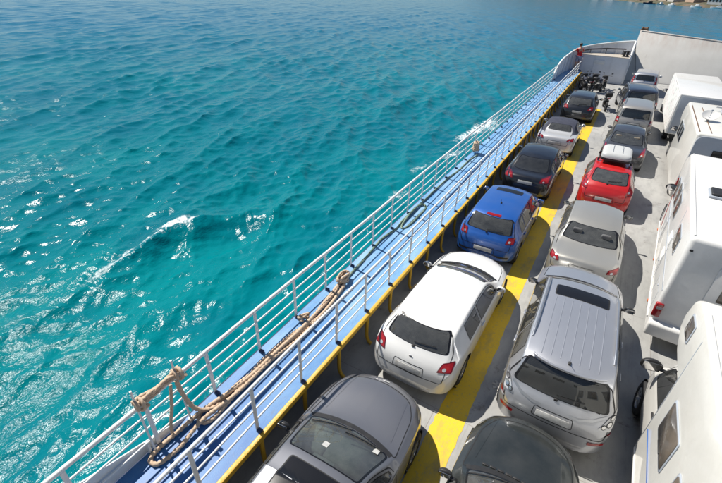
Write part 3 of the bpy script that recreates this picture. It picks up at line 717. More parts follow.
mb = MB(); mb.prism([(11.0, -4), (11.0, 43.9), (8.1, 47), (8.2, 47.1), (11.1, 44), (11.1, -4)], -3, 1.8, 'z'); mb.build('far_side', M['navy'], hl)
mb = MB(); mb.box((-3.78, 19.75, .395), (.03, 47.5, .79)); mb.build('inner_plating', M['navy'], hl)
mb = MB()
for y in np.arange(-3.5, 43, .8): mb.box((-3.72, y, .39), (.09, .05, .74))
mb.build('frame_rib', M['navy'], hl)
# yellow edge beam and brackets carrying the walkway
ys_ = thing('walkway_edge', 'yellow steel edge beam and bent brackets under the blue walkway', 'steel edging')
mb = MB(); mb.box((-3.19, 19.5, WZ - .045), (.076, 47, .105), bev=.008); mb.build('beam', M['yellow'], ys_)
sp = MB(); sp.tube(smooth_path([(0, 0, 0), (0, 0, -.42), (.015, 0, -.60), (.07, 0, -.70), (.13, 0, -.74)], .05), .040, 8)
s0 = None
for i, y in enumerate(np.arange(-1.0, 42.5, 1.115)):
    if s0 is None: s0 = sp.build('bracket', M['yellow'], ys_, (-3.20, y + .28, WZ - .09))
    else:
        o = s0.copy(); C.objects.link(o); o.location.y = y + .28

# ------------------------------------------------------------------ railings
def railing(name, label, xf, y0, y1, ph, mids, top, rt, rm, foot, group):
    root = thing(name, label, 'railing', (xf(12), 12, WZ), 0, group); T = (-xf(12), -12, -WZ)
    yy = np.linspace(y0, y1, 24)
    wob = lambda y, k: .006 * math.sin(y * .9 + k) + .004 * math.sin(y * 2.3 + 2 * k)
    mb = MB(); mb.tube([(xf(y) + wob(y, 1), y, WZ + top + wob(y, 4)) for y in np.linspace(y0, y1, 60)], rt, 10); mb.build('top_rail', M['rail'], root, T)
    for j, z in enumerate(mids):
        mb = MB(); mb.tube([(xf(y) + wob(y, 2 + j), y, WZ + z + wob(y, j)) for y in np.linspace(y0, y1, 60)], rm, 8); mb.build('mid_rail', M['rail'], root, T)
    pm_ = MB(); pm_.box((0, 0, (top - .03) / 2), (.022, .062, top - .03), bev=.004)
    fm = MB(); fm.box((foot, 0, .025), (.085, .075, .05), bev=.016)
    p0 = None
    for y in np.arange(ph, y1 + .01, 1.115):
        if y < y0: continue
        loc = (xf(y) + T[0], y + T[1], 0)
        if p0 is None:
            p0 = pm_.build('post', M['rail'], root, loc); f0 = fm.build('foot', M['foot'], p0)
        else:
            o = p0.copy(); C.objects.link(o); o.location = loc; o.rotation_euler = (rng.normal(0, .012), rng.normal(0, .012), 0); f = f0.copy(); C.objects.link(f); f.parent = o
    return root
railing('railing', 'white tube railing on the inner edge of the blue walkway beside the cars', lambda y: -3.30, -3, 41.2, -2.90, (.24, .49, .74), 1.0, .027, .016, .05, 'white railings along the walkway')
railing('railing', 'white tube railing on the outer edge of the blue walkway above the sea', OX, -3, 38.2, -2.76, (.24, .49, .74), 1.0, .034, .016, .05, 'white railings along the walkway')
# rising bulwark plate near the camera, outside the outer rail foot
mb = MB(); q = [(2.3, WZ), (-3.5, WZ), (-3.5, 1.55), (.5, 1.40)]
mb.prism(q, -4.455, -4.435, 'x'); mb.box((-4.445, 2.0, 1.0), (.001, .001, .001)); bw = mb.build('bulwark', M['steelwhite']); tag(bw, 'white bulwark plate rising at the foot of the outer railing near the ropes', 'bulwark')
mb = MB(); mb.box((-4.40, 1.55, .97), (.09, .03, .22)); mb.box((-4.40, .2, .97), (.09, .03, .22)); tag(mb.build('stay', M['rail'], bw))
# bow bulwark with rim, foredeck, pipe, bollards
bz = pchip([36.5, 38.5, 41, 44, 46, 47.5], [1.30, 1.9, 2.15, 2.45, 2.9, 3.2])
rim = smooth_path([(-4.56, 36.6, 1.35), (-4.56, 38.6, 1.93), (-4.50, 41, 2.15), (-4.12, 44.0, 2.45), (-3.25, 45.5, 2.68), (-1.93, 46.2, 2.93), (-.8, 46.45, 3.12), (.12, 46.5, 3.24)], .35)
bo = thing('bow_bulwark', 'white curved bulwark closing the bow beside the raised ramp', 'bulwark', (-3, 44, WZ)); T = (3, -44, -WZ)
mb = MB(); vs = []
for p in rim: vs += [(p[0], p[1], WZ - .2), (p[0], p[1], p[2]), (p[0] - .03, p[1] + .02, p[2]), (p[0] - .03, p[1] + .02, WZ - .2)]
mb.add(vs, [(4 * i + k, 4 * i + (k + 1) % 4, 4 * i + 4 + (k + 1) % 4, 4 * i + 4 + k) for i in range(len(rim) - 1) for k in range(4)]); mb.build('plating', M['wall'], bo, T)
mb = MB(); mb.tube(rim, .075, 10); mb.build('rim', M['rail'], bo, T)
for p in rim[2::3]: mb = MB(); mb.box((p[0] + .07 * (1 if p[1] < 45 else .3), p[1] - (.1 if p[1] > 44 else 0), (p[2] + 1) / 2 - .05), (.12, .07, p[2] - 1.0)); mb.build('stiffener', M['wall'], bo, T)
mb = MB(); mb.prism([(43.95, .02), (49.2, .02), (49.2, 2.3), (48.2, 2.9), (46.6, 3.2), (45.2, 2.3), (44.0, 2.09)], .058, .105, 'x'); mb.build('side_plate', M['wall'], bo, T)  # forward run added for the shadow it throws on the ramp
mb = MB(); mb.tube([(.13, 44.0, .1), (.13, 44.05, .6), (.13, 45.2, 2.25), (.13, 46.4, 3.2)], .09, 8); mb.build('ramp_guide', M['rail'], bo, T)
fd = thing('foredeck', 'raised foredeck with a pale steel front wall behind the motorbikes', 'deck house', (-1.6, 45, 0)); T = (1.6, -45, 0)
mb = MB(); mb.prism([(-3.42, 44), (.05, 44), (.05, 46.42), (-1.95, 46.12), (-3.2, 45.4), (-3.9, 44.2)], .02, 2.10, 'z'); mb.build('front_wall', M['wall'], fd, T)
mb = MB(); mb.prism([(-3.42, 43.97), (.05, 43.97), (.05, 46.40), (-1.95, 46.10), (-3.2, 45.38), (-3.88, 44.2)], 2.102, 2.13, 'z'); mb.build('floor', M['foredeck'], fd, T)
for x in (-2.45, -1.15): mb = MB(); mb.box((x, 43.985, 1.05), (.05, .03, 2.0)); mb.build('seam_strip', M['wall'], fd, T)
mb = MB(); mb.box((-2.1, 43.97, 1.62), (.85, .04, .30), bev=.01); mb.build('hatch', M['rail'], fd, T)
mb = MB(); mb.tube([(-4.0, 43.7, 2.3), (-3.1, 45.1, 2.45), (-1.9, 45.75, 2.55), (-.4, 46.0, 2.6)], .05, 8)
for x, y in ((-3.1, 45.1), (-1.9, 45.75), (-.6, 45.97)): mb.tube([(x, y, 2.13), (x, y, 2.5)], .03, 6)
tag(mb.build('mooring_pipe', M['black']), 'dark pipe running across the raised foredeck inside the bow bulwark', 'pipe')
for i, x in enumerate((-.42, -.18)):
    mb = MB(); mb.lathe([(0, .42), (.16, .42), (.17, .38), (.10, .33), (.10, .04), (.16, .03), (.16, 0)], Matrix.Translation((x, 44.75 + .25 * i, 2.13)), 20)
    tag(mb.build('bollard', M['black']), 'black mooring bollard on the foredeck beside the ramp guide' if i else 'black mooring bollard on the foredeck set further from the ramp', 'bollard', 'bollards on the foredeck')
# ramp
m, nt, b = new_mat('ramp_paint')
n1 = noise(nt, .5, 6, .65); n2 = noise(nt, 2.0, 7, .7, (1, 1, .35)); n3 = noise(nt, 30, 3, .6)
tc = nt.nodes.new('ShaderNodeTexCoord'); sx = nt.nodes.new('ShaderNodeSeparateXYZ'); nt.links.new(tc.outputs['Object'], sx.inputs[0])
mr = N(nt, 'ShaderNodeMapRange'); mr.inputs[1].default_value = 3.0; mr.inputs[2].default_value = 4.6; nt.links.new(sx.outputs[2], mr.inputs[0])
c = mixc(nt, ramp(nt, n1, [(.35, 0.), (.7, 1.)]), (.58, .565, .53), (.49, .475, .44))
mu = N(nt, 'ShaderNodeMath', operation='MULTIPLY'); nt.links.new(ramp(nt, n2, [(.42, 0.), (.62, .5)]), mu.inputs[0]); nt.links.new(mr.outputs[0], mu.inputs[1])
c = mixc(nt, mu.outputs[0], c, (.40, .27, .21)); c = mixc(nt, ramp(nt, n2, [(.6, 0.), (.75, .4)]), c, (.28, .26, .23)); nt.links.new(c, b.inputs['Base Color']); b.inputs['Roughness'].default_value = .6; bump(nt, b, n3, .2, .01); M['ramp'] = m
rp = thing('bow_ramp', 'raised grey steel loading ramp with rust stains along its upper edge', 'ramp', (4.1, 47.2, 0)); Rr = (math.radians(-37), 0, 0)
mb = MB(); mb.prism([(-3.92, 0), (3.92, 0), (3.92, 4.30), (-3.92, 4.92)], 0, .22, 'y', .02); mb.build('plate', M['ramp'], rp, (0, 0, 0), Rr)
mb = MB(); mb.box((0, -.02, 4.52), (7.7, .05, .07), Matrix.Rotation(math.atan2(.62, 7.84), 3, 'Y'), .01); mb.build('lip', M['ramp'], rp, (0, 0, 0), Rr)
mb = MB(); mb.lathe([(0, -.28), (.15, -.28), (.2, -.2), (.12, 0), (.2, .2), (.15, .28), (0, .28)], Matrix.Translation((.0, .1, 5.06)) @ Matrix.Rotation(PI / 2, 4, 'Y'), 16); mb.box((0, .1, 4.93), (.7, .18, .12), bev=.02); mb.build('roller', M['rust'], rp, (-3.62, 0, 0), Rr)
mb = MB(); mb.tube([(.30, 48.7, 2.35), (.62, 48.0, 1.4), (.85, 47.6, .75)], .035, 6); mb.tube([(.16, 46.5, 3.1), (.30, 48.7, 2.35)], .03, 6); tag(mb.build('ramp_cable', M['black']), 'dark steel cable slanting down the left edge of the ramp', 'cable')
# ferry superstructure on which the photographer stands
su = thing('bridge_house', 'white ferry deckhouse with windows below the viewer', 'deck house', (2.6, -1, 0))
mb = MB(); mb.box((0, -2.0, 2.72), (14.4, 3.0, 5.44), bev=.03); mb.build('wall', M['steelwhite'], su)
for x in (-5.6, -3.6, -1.6, .4, 2.4, 4.4):
    mb = MB(); mb.box((x, -.495, 3.7), (1.1, .03, .9), bev=.01); f = mb.build('window', M['frit'], su); mb = MB(); mb.box((x, -.477, 3.7), (.95, .012, .75)); mb.build('pane', M['pane'], f)

# ------------------------------------------------------------------ ropes
m, nt, b = new_mat('manila_rope'); n1 = noise(nt, 9, 5, .7); n2 = noise(nt, 160, 3, .7, (1, 1, 1))
c = mixc(nt, n1, (.50, .35, .24), (.68, .54, .40)); c = mixc(nt, ramp(nt, n2, [(.4, 0.), (.75, .5)]), c, (.34, .21, .12)); nt.links.new(c, b.inputs['Base Color']); b.inputs['Roughness'].default_value = .9; bump(nt, b, n2, .5, .008); M['rope'] = m
m, nt, b = new_mat('green_hose'); n1 = noise(nt, 7, 5, .7); c = mixc(nt, ramp(nt, n1, [(.4, 0.), (.65, 1.)]), (.08, .15, .10), (.30, .35, .26)); nt.links.new(c, b.inputs['Base Color']); b.inputs['Roughness'].default_value = .55; M['hose'] = m
def rope_path(pts, jit=.012, step=.025):
    P = smooth_path(pts, step); return [(p[0] + jit * math.sin(i * .07), p[1], p[2] + jit * .5 * math.sin(i * .11)) for i, p in enumerate(P)]
RZ = WZ + .04
def rope(pts, r=.033, mb=None, z=RZ, mat=None):
    mb = mb or MB(); P = [(p[0], p[1], (p[2] if len(p) > 2 else z)) for p in pts]
    mb.tube(rope_path(P), r, 12, False, 3, 26); return mb
mb = MB()
rope([(-4.30, 6.68), (-4.17, 5.67), (-4.03, 4.9), (-4.08, 4.17), (-4.11, 3.64), (-4.17, 3.08), (-4.15, 2.60), (-4.28, 2.36, RZ + .12), (-4.36, 2.26, 1.35), (-4.40, 2.22, 1.78)], mb=mb)
rope([(-4.16, 6.55), (-3.99, 5.34), (-4.12, 4.54, RZ + .03), (-4.15, 3.69, RZ + .04), (-4.03, 2.72), (-4.03, 2.36), (-4.17, 2.28), (-4.27, 2.44), (-4.16, 2.9, RZ + .05), (-4.08, 3.5, RZ + .05), (-4.05, 4.4, RZ + .06), (-4.08, 5.0, RZ + .05), (-4.15, 6.0), (-4.24, 6.45)], mb=mb)
rope([(-4.25, 2.45, RZ + .05), (-4.31, 2.0), (-4.33, 1.62), (-4.27, 1.46), (-4.12, 1.50), (-4.06, 1.84), (-4.09, 2.3, RZ + .06), (-4.05, 2.96, RZ + .03), (-4.03, 3.83, RZ + .03), (-3.95, 4.59), (-4.02, 5.6), (-4.11, 6.44)], mb=mb)
# knot heap
for k in range(5):
    a = k * 1.3; rope([(-4.27 + .13 * math.cos(a + t) * (1 - .1 * k), 6.62 + (.10 + .03 * k) * math.sin(a + t), RZ + .035 * k + .03 * math.sin(2 * t)) for t in np.linspace(0, 5.6, 12)], .028, mb)
for k in range(2):
    rope([(-4.24 + .07 * math.cos(t), 5.08 + .12 * math.sin(t + k), RZ + .05 * k + .02) for t in np.linspace(0, 5.5, 10)], .024, mb)
tag(mb.build('mooring_rope', M['rope']), 'tan twisted mooring rope lying in long loops on the blue walkway', 'rope')
mb = MB()
# turns laid along the outer rail between two stanchions
yA, yB = 1.60, 2.24
for k in range(5):
    o_ = .032 * math.cos(k * 1.57 + .6); h_ = .032 * math.sin(k * 1.57 + .6)
    rope([(-4.36 + o_ * (1 + .4 * math.sin(t * 9 + k)) - .03, yA + (yB - yA) * t, 1.91 + h_ + .03 * math.sin(t * 6 + k)) for t in np.linspace(-.04, 1.04, 10)], .026, mb)
for yy in (yA - .02, yB - .03):
    rope([(-4.385 + .085 * math.cos(t), yy + .012 * t, 1.88 + .09 * math.sin(t)) for t in np.linspace(0, 2 * PI * 1.9, 26)], .026, mb)
rope([(-4.385, 2.12, 1.78), (-4.34, 2.02, 1.45), (-4.36, 1.93, 1.10), (-4.33, 1.90, .95)], .024, mb)
tag(mb.build('rope_lashing', M['rope']), 'tan rope lashed in tight turns along the outer rail between two stanchions', 'rope')
for i, (yy, lb) in enumerate(((1.60, 'thin white stanchion rising through the nearer end of the rope lashing'), (2.24, 'thin white stanchion rising through the further end of the rope lashing'))):
    mb = MB(); mb.tube([(-4.33, yy, WZ), (-4.39, yy, 1.85), (-4.42, yy + .01, 2.16)], .017, 8); mb.tube([(-4.33, yy, WZ), (-4.33, yy, WZ + .05)], .035, 10); tag(mb.build('stanchion', M['rail']), lb, 'stanchion', 'stanchions with the rope lashing')
mb = MB(); mb.tube(rope_path([(-4.24, 6.75, WZ + .02), (-4.29, 7.2, WZ + .02), (-4.33, 7.85, WZ + .02), (-4.38, 8.7, WZ + .02), (-4.35, 9.19, WZ + .02), (-4.33, 9.62, WZ + .02), (-4.40, 10.02, WZ + .02), (-4.40, 10.64, WZ + .02), (-4.38, 11.06, WZ + .05), (-4.28, 11.38, WZ + .05), (-4.12, 11.28, WZ + .02), (-4.10, 10.7, WZ + .02), (-4.11, 10.09, WZ + .02), (-4.16, 9.72, WZ + .02), (-4.25, 9.71, WZ + .02), (-4.31, 10.08, WZ + .05), (-4.35, 11.11, WZ + .07), (-4.41, 11.94, WZ + .02), (-4.41, 12.66, WZ + .02), (-4.38, 14.27, WZ + .02), (-4.34, 15.85, WZ + .02), (-4.31, 16.55, WZ + .02), (-4.25, 17.0, WZ + .05)], .02, .03), .031, 8)
tag(mb.build('water_hose', M['hose']), 'pale green hose snaking along the blue walkway by the outer railing', 'hose')
mb = MB()
for k in range(5): rope([(-4.44 + .10 * math.cos(t) * (1 - .05 * k), 17.2 + .15 * math.sin(t), 1.02 + .07 * k) for t in np.linspace(0, 2 * PI * 1.05, 16)], .045, mb)
tag(mb.build('rope_coil', M['rope']), 'small brown rope coil tied to the outer railing where the hose ends', 'rope coil')
# ------------------------------------------------------------------ people
def person():
    root = thing('person', 'person in a red top and pale shorts leaning on the bow bulwark', 'person', (-3.72, 43.3, WZ), math.radians(35))
    J = dict(pel=(0, 0, .95), sp=(0, .04, 1.12), ch=(0, .10, 1.34), nk=(0, .15, 1.52), h1=(0, .18, 1.60), h2=(0, .19, 1.72))
    ed = [('pel', 'sp'), ('sp', 'ch'), ('ch', 'nk'), ('nk', 'h1'), ('h1', 'h2')]; R_ = dict(pel=(.16, .12), sp=(.15, .11), ch=(.175, .115), nk=(.06, .06), h1=(.085, .09), h2=(.08, .09))
    for sx, n in ((-1, 'l'), (1, 'r')):
        J.update({n + 'hip': (sx * .10, 0, .90), n + 'kn': (sx * .11, .05, .50), n + 'an': (sx * .11, -.02, .09), n + 'toe': (sx * .13, .15, .04), n + 'sh': (sx * .20, .12, 1.42), n + 'el': (sx * .40, .27, 1.22), n + 'wr': (sx * .24, .49, 1.26), n + 'hd': (sx * .19, .60, 1.27)})
        ed += [('pel', n + 'hip'), (n + 'hip', n + 'kn'), (n + 'kn', n + 'an'), (n + 'an', n + 'toe'), ('ch', n + 'sh'), (n + 'sh', n + 'el'), (n + 'el', n + 'wr'), (n + 'wr', n + 'hd')]
        R_.update({n + 'hip': (.095, .10), n + 'kn': (.06, .065), n + 'an': (.042, .045), n + 'toe': (.045, .03), n + 'sh': (.062, .06), n + 'el': (.042, .042), n + 'wr': (.03, .026), n + 'hd': (.042, .022)})
    def skin(names, edges, scale, nm, mat, par, extra=()):
        ks = list(names); me = bpy.data.meshes.new(nm); me.from_pydata([J[k_] for k_ in ks], [(ks.index(a), ks.index(b_)) for a, b_ in edges], [])
        o = link(nm, me, par); md = o.modifiers.new('skin', 'SKIN'); sv = me.skin_vertices[0].data
        for i, k_ in enumerate(ks): sv[i].radius = tuple(q * scale for q in R_[k_]); sv[i].use_root = (i == 0)
        s2 = o.modifiers.new('sub', 'SUBSURF'); s2.levels = 2; s2.render_levels = 2; md.use_smooth_shade = True
        me.materials.append(mat); return o
    root.scale = (1.2,) * 3
    b = skin(J.keys(), ed, 1, 'body', M['skin'], root)
    J['lsl'] = (-.26, .21, 1.29); J['rsl'] = (.26, .21, 1.29); R_['lsl'] = R_['rsl'] = (.06, .06); J['nk0'] = (0, .14, 1.47); R_['nk0'] = (.09, .08)
    skin(['sp', 'ch', 'pel', 'nk0', 'lsh', 'rsh', 'lsl', 'rsl'], [('sp', 'ch'), ('sp', 'pel'), ('ch', 'nk0'), ('ch', 'lsh'), ('ch', 'rsh'), ('lsh', 'lsl'), ('rsh', 'rsl')], 1.14, 'shirt', M['redshirt'], root)
    J['lk0'] = (-.112, .035, .56); J['rk0'] = (.112, .035, .56); R_['lk0'] = R_['rk0'] = (.085, .085)
    skin(['pel', 'lhip', 'rhip', 'lk0', 'rk0'], [('pel', 'lhip'), ('pel', 'rhip'), ('lhip', 'lk0'), ('rhip', 'rk0')], 1.16, 'shorts', M['shorts'], root)
    bm = bmesh.new(); bmesh.ops.create_uvsphere(bm, u_segments=16, v_segments=10, radius=.108)
    for v in bm.verts:
        if v.co.y > .03 and v.co.z < .03: v.co *= .80
    mb = MB(); mb.bm(bm, Matrix.Translation((0, .175, 1.705)), True); mb.build('hair', M['hair'], root)
    mb = MB(); mb.tube([(0, .275, 1.68), (0, .30, 1.645)], .014, 6)
    for sx in (-1, 1):
        mb.tube([(sx * .035, .268, 1.685), (sx * .035, .276, 1.685)], .010, 6)
    mb.build('face', M['skin'], root)
    for sx in (-1, 1):
        mb = MB(); mb.box((sx * .12, .07, .035), (.10, .27, .08), bev=.03); mb.build('shoe', M['white'], root)
        mb = MB(); mb.bm(bmesh_sphere((.05, .055, .022)), Matrix.Translation((sx * .19, .60, 1.27)), True)
        for q in range(4): mb.tube([(sx * .19 + (q - 1.5) * .021, .63, 1.275), (sx * .19 + (q - 1.5) * .023, .69 + (.012 if q in (1, 2) else 0), 1.268), (sx * .19 + (q - 1.5) * .023, .715 + (.012 if q in (1, 2) else 0), 1.245)], [.0095, .009, .007], 6)
        mb.tube([(sx * .15, .59, 1.27), (sx * .125, .63, 1.268), (sx * .12, .66, 1.26)], [.012, .010, .008], 6); mb.build('hand', M['skin'], root)
def bmesh_sphere(sc):
    bm = bmesh.new(); bmesh.ops.create_uvsphere(bm, u_segments=12, v_segments=8, radius=1)
    for v in bm.verts: v.co = Vector((v.co.x * sc[0], v.co.y * sc[1], v.co.z * sc[2]))
    return bm
person()

# ------------------------------------------------------------------ motorbikes
def motorbike():
    root = thing('motorbike', '', 'motorbike', (0, 0, 0), 0, 'motorbikes parked before the foredeck')
    for y, nm in ((-.70, 0), (.70, 1)):
        A = Matrix.Translation((0, y, .31)) @ Matrix.Rotation(PI / 2, 4, 'Y'); mb = MB(); mb.lathe([(.24, -.06), (.29, -.055), (.31, 0), (.29, .055), (.24, .06), (.24, -.06)], A, 28); w = mb.build('wheel', M['tyre'], root)
        mb = MB(); mb.lathe([(.24, -.03), (.22, -.02), (.22, .02), (.24, .03)], A, 28); mb.lathe([(.05, -.05), (.05, .05), (0, .05)], A, 12)
        for k_ in range(6): a = k_ * PI / 3; mb.tube([(0, y + .04 * math.cos(a), .31 + .04 * math.sin(a)), (0, y + .23 * math.cos(a), .31 + .23 * math.sin(a))], .010, 5)
        mb.build('rim', M['rim'], w)
    mb = MB(); mb.tube([(0, .48, .92), (0, .1, .78), (0, -.45, .70), (0, -.7, .72)], .035, 8); mb.tube([(0, .45, .88), (0, .25, .40), (0, -.2, .32), (0, -.70, .31)], .03, 8)
    mb.box((0, .05, .45), (.32, .42, .34), bev=.06); mb.tube([(.14, .25, .35), (.16, -.2, .25), (.17, -.8, .42)], .045, 8); mb.build('frame', M['black'], root)
    bm = bmesh_sphere((.16, .31, .15)); mb = MB(); mb.bm(bm, Matrix.Translation((0, .22, .88)), True); mb.build('tank', M['cloth'], root)
    mb = MB(); mb.box((0, -.28, .80), (.27, .62, .11), bev=.05); mb.box((0, -.66, .87), (.20, .26, .09), Matrix.Rotation(.3, 3, 'X').to_3x3(), .04); mb.build('seat', M['seat'], root)
    mb = MB()
    for sx in (-1, 1): mb.tube([(sx * .09, .70, .31), (sx * .09, .45, 1.0)], .024, 8)
    mb.build('fork', M['chrome'], root)
    mb = MB(); mb.tube([(-.38, .30, 1.06), (-.18, .42, 1.04), (0, .45, 1.03), (.18, .42, 1.04), (.38, .30, 1.06)], .016, 8)
    for sx in (-1, 1): mb.tube([(sx * .24, .40, 1.04), (sx * .30, .42, 1.20)], .008, 5); mb.box((sx * .32, .42, 1.22), (.13, .03, .08), bev=.015)
    mb.build('handlebar', M['black'], root)
    mb = MB(); mb.bm(bmesh_sphere((.10, .08, .10)), Matrix.Translation((0, .60, .95)), True); mb.build('headlight', M['clear'], root)
    mb = MB(); mb.box((0, -.82, .84), (.14, .05, .07), bev=.015); mb.build('taillight', M['red'], root)
    mb = MB(); mb.box((0, -.45, 1.02), (.40, .36, .30), bev=.06); mb.build('top_box', M['black'], root)
    return root
mb0 = motorbike()
def dup(r0, loc, rz, label):
    r = r0.copy(); C.objects.link(r); r.location = loc; r.rotation_euler = (0, 0, rz); r['label'] = label
    for ch in list(r0.children):
        c2 = ch.copy(); C.objects.link(c2); c2.parent = r
        for g in ch.children: d = g.copy(); C.objects.link(d); d.parent = c2
    return r
for i, (x, y, a, lb) in enumerate(((-2.75, 40.6, .25, 'black motorbike nearest the walkway railing in front of the foredeck wall'), (-1.95, 40.9, .15, 'black motorbike in the middle of those below the foredeck wall'), (-1.1, 40.6, -.1, 'black motorbike nearest the ramp below the foredeck wall'), (-.45, 33.6, .15, 'black motorbike standing left of the dark navy off-roader'), (-2.35, 39.0, .5, 'black motorbike standing nearest the back of the row, ahead of the graphite hatchback'), (-1.5, 39.2, -.4, 'black motorbike turned towards the ramp ahead of the graphite hatchback'))):
    if i == 0: mb0.location = (x, y, 0); mb0.rotation_euler = (0, 0, a); mb0['label'] = lb
    else: dup(mb0, (x, y, 0), a, lb)

# ------------------------------------------------------------------ parked cars
P_ = dict(
 grey=paint('dark_grey_paint', (.18, .185, .205), .55, .38), white=paint('white_car_paint', (.74, .74, .72), 0, .35, .10), blue=paint('blue_car_paint', (.012, .11, .44), .25, .35, .10),
 black=paint('black_car_paint', (.008, .009, .013), .1, .28, .06), silver=paint('silver_car_paint', (.56, .57, .60), .7, .36, .12), beige=paint('champagne_paint', (.47, .455, .41), .55, .38, .12),
 pearl=paint('pale_silver_paint', (.66, .66, .66), .3, .36, .10),
 red=paint('red_car_paint', (.50, .010, .010), 0, .35, .05), dgrey=paint('slate_car_paint', (.055, .060, .070), .4, .35, .14), green=paint('dark_green_paint', (.030, .036, .035), .4, .33, .12), navy=paint('navy_car_paint', (.014, .020, .040), .2, .3, .12),
 sand=paint('sand_car_paint', (.44, .42, .385), .5, .38, .15), far=paint('graphite_paint', (.022, .025, .032), .3, .33, .08))
def sunroof(x0, x1, y0, y1, mat='frit', nm='sunroof'):
    def f(root, sh, T, pm):
        q = round_poly([(x0, y0), (x1, y0), (x1, y1), (x0, y1)], .06); sh.panel(q, 'top', .006, 5, inner=.95).build(nm, [M['frit'] if mat == 'frit' else M[mat], M['seam']], root, T, sharp=False)
    return f
def antenna(y):
    def f(root, sh, T, pm):
        p = sh.hit((0, y), 'top', 0); mb = MB(); mb.box(p + Vector((0, 0, .01)), (.04, .09, .03), bev=.01); mb.tube([p, p + Vector((0, -.10, .17))], .005, 5); mb.build('aerial', M['black'], root, T)
    return f
def brakelight(z, w=.17):
    def f(root, sh, T, pm):
        sh.panel(round_poly([(-w, z - .016), (w, z - .016), (w, z + .016), (-w, z + .016)], .01), 'rear', .012, 2).build('brake_light', M['red'], root, T, sharp=False)
    return f
def rails(y0, y1, mat='rack', inset=.05, h=.05):
    def f(root, sh, T, pm):
        for sx in (-1, 1):
            P = []
            for k in np.linspace(0, 1, 14):
                y = y0 + (y1 - y0) * k; lo = sx * .4; z = float(sh.ztop(y)) - sh.crown
                ex = abs(sh.hit((y, z - .03), 'left', 0).x) - inset; p = sh.hit((sx * ex, y), 'top', 0); P.append(p + Vector((0, 0, h * min(1, 7 * k, 7 * (1 - k)) + .005)))
            mb = MB(); mb.tube(P, .019, 8)
            for k in (1, 6, 12): mb.box(P[k] - Vector((0, 0, h / 2)), (.03, .10, h), bev=.01)
            mb.build('roof_rail', M[mat], root, T)
    return f
def badge(z):
    def f(root, sh, T, pm):
        p = sh.hit((0, z), 'rear', .004); mb = MB(); mb.box(p, (.07, .012, .05), bev=.005); mb.build('badge', M['chrome'], root, T)
    return f
def multi(*fs):
    def f(*a):
        for g in fs: g(*a)
    return f
hatchtop = lambda L, H, zb=1.0, rr=.42, rf=2.55, wb=3.38, hz=.95: [(0, .42), (.025, .60), (.06, .78), (.13, .92), (.17, zb - .03), (.20, zb + .02), (rr, H - .09), (rr + .22, H - .03), (rr + .9, H), (rf - .45, H - .015), (rf, H - .075), (wb, hz + .05), (wb + .22, hz), (L - .5, hz - .06), (L - .2, hz - .15), (L - .06, hz - .30), (L, .48)]
bl = lambda L, zr=.92, zf=.88: [(0, .60), (.15, .84), (.5, zr), (1.6, zr), (L - 1.2, zf), (L - .5, zf - .10), (L, .50)]

# 1 dark grey car at the bottom left, seen over its windscreen
def g_extra(root, sh, T, pm):
    sunroof(-.42, .42, .95, 1.62)(root, sh, T, pm)
    for k, (x, y) in enumerate(((.50, 2.42), (-.12, 2.02))):
        p = sh.hit((x, y), 'top', .009); mb = MB(); mb.box(p, (.09, .11, .004), Matrix.Rotation(-.42, 3, 'X').to_3x3()); mb.build('windscreen_sticker', M['plate'], root, T)
    for sx in (-1, 1):
        e = MB(); sh.ribbon([(sx * (.60 - .10 * k), 2.72 + .95 * k) for k in np.linspace(0, 1, 12)], 'top', e, .02, .004, False); e.build('bonnet_crease', pm, root, T)
    sh.panel(round_poly([(-.07, 3.78), (.07, 3.78), (.05, 3.83), (-.05, 3.83)], .02), 'top', .008, 2).build('badge', M['chrome'], root, T, sharp=False)
car('hatchback', 'dark grey hatchback at the bottom left with a sunroof, seen over its windscreen', 'car', -1.97, .82, math.radians(1.5), P_['grey'], 4.02, 1.80,
    hatchtop(4.02, 1.44, rf=1.72, wb=2.58, hz=.97), bl(4.02), (1.72, 2.58), (.22, 1.03, .46, 1.33, .60, .52), ((.75, 1.25), (1.31, 2.45)), glassm=('glass_green', 'glass_mid', 'glass_mid'), doors=((1.25, 2.45),), extra=g_extra, mirr=(2.06, .98), mirmat=M['black'], bowf=.30)
# 2 white three door hatchback
car('hatchback', 'white three door hatchback with dark glass parked beside the yellow line', 'car', -1.86, 5.18, math.radians(-.6), P_['white'], 4.72, 1.78,
    [(0, .42), (.025, .58), (.055, .72), (.11, .84), (.20, .95), (.27, 1.01), (.31, 1.05), (.66, 1.345), (.86, 1.39), (1.5, 1.43), (2.2, 1.42), (2.66, 1.36), (3.52, 1.01), (3.75, .97), (4.2, .91), (4.5, .81), (4.65, .66), (4.70, .56), (4.72, .46)],
    bl(4.72, .96, .90), (2.66, 3.52), (.30, 1.05, .67, 1.335, .65, .555), ((1.05, 1.72), (1.78, 3.1)), glassm=('glass_mid', 'glass_dark', 'glass_mid'), doors=((1.75, 3.15),), tail=[(.54, .80), (.80, .84), (.79, .98), (.60, .95)], plate=(.64, .76), mirr=(2.98, .99), wr=.33, extra=multi(badge(.90)), tailgate=.60, bowf=.32)
mb = MB(); mb.box((0, 0, 0), (.26, .19, .004), Matrix.Rotation(.25, 3, 'X'), .001, 1); tag(mb.build('paper', M['plate'], None, (-1.52, 5.86, .955), (0, 0, .1)), 'white sheet of paper behind the rear window of the white hatchback', 'paper')
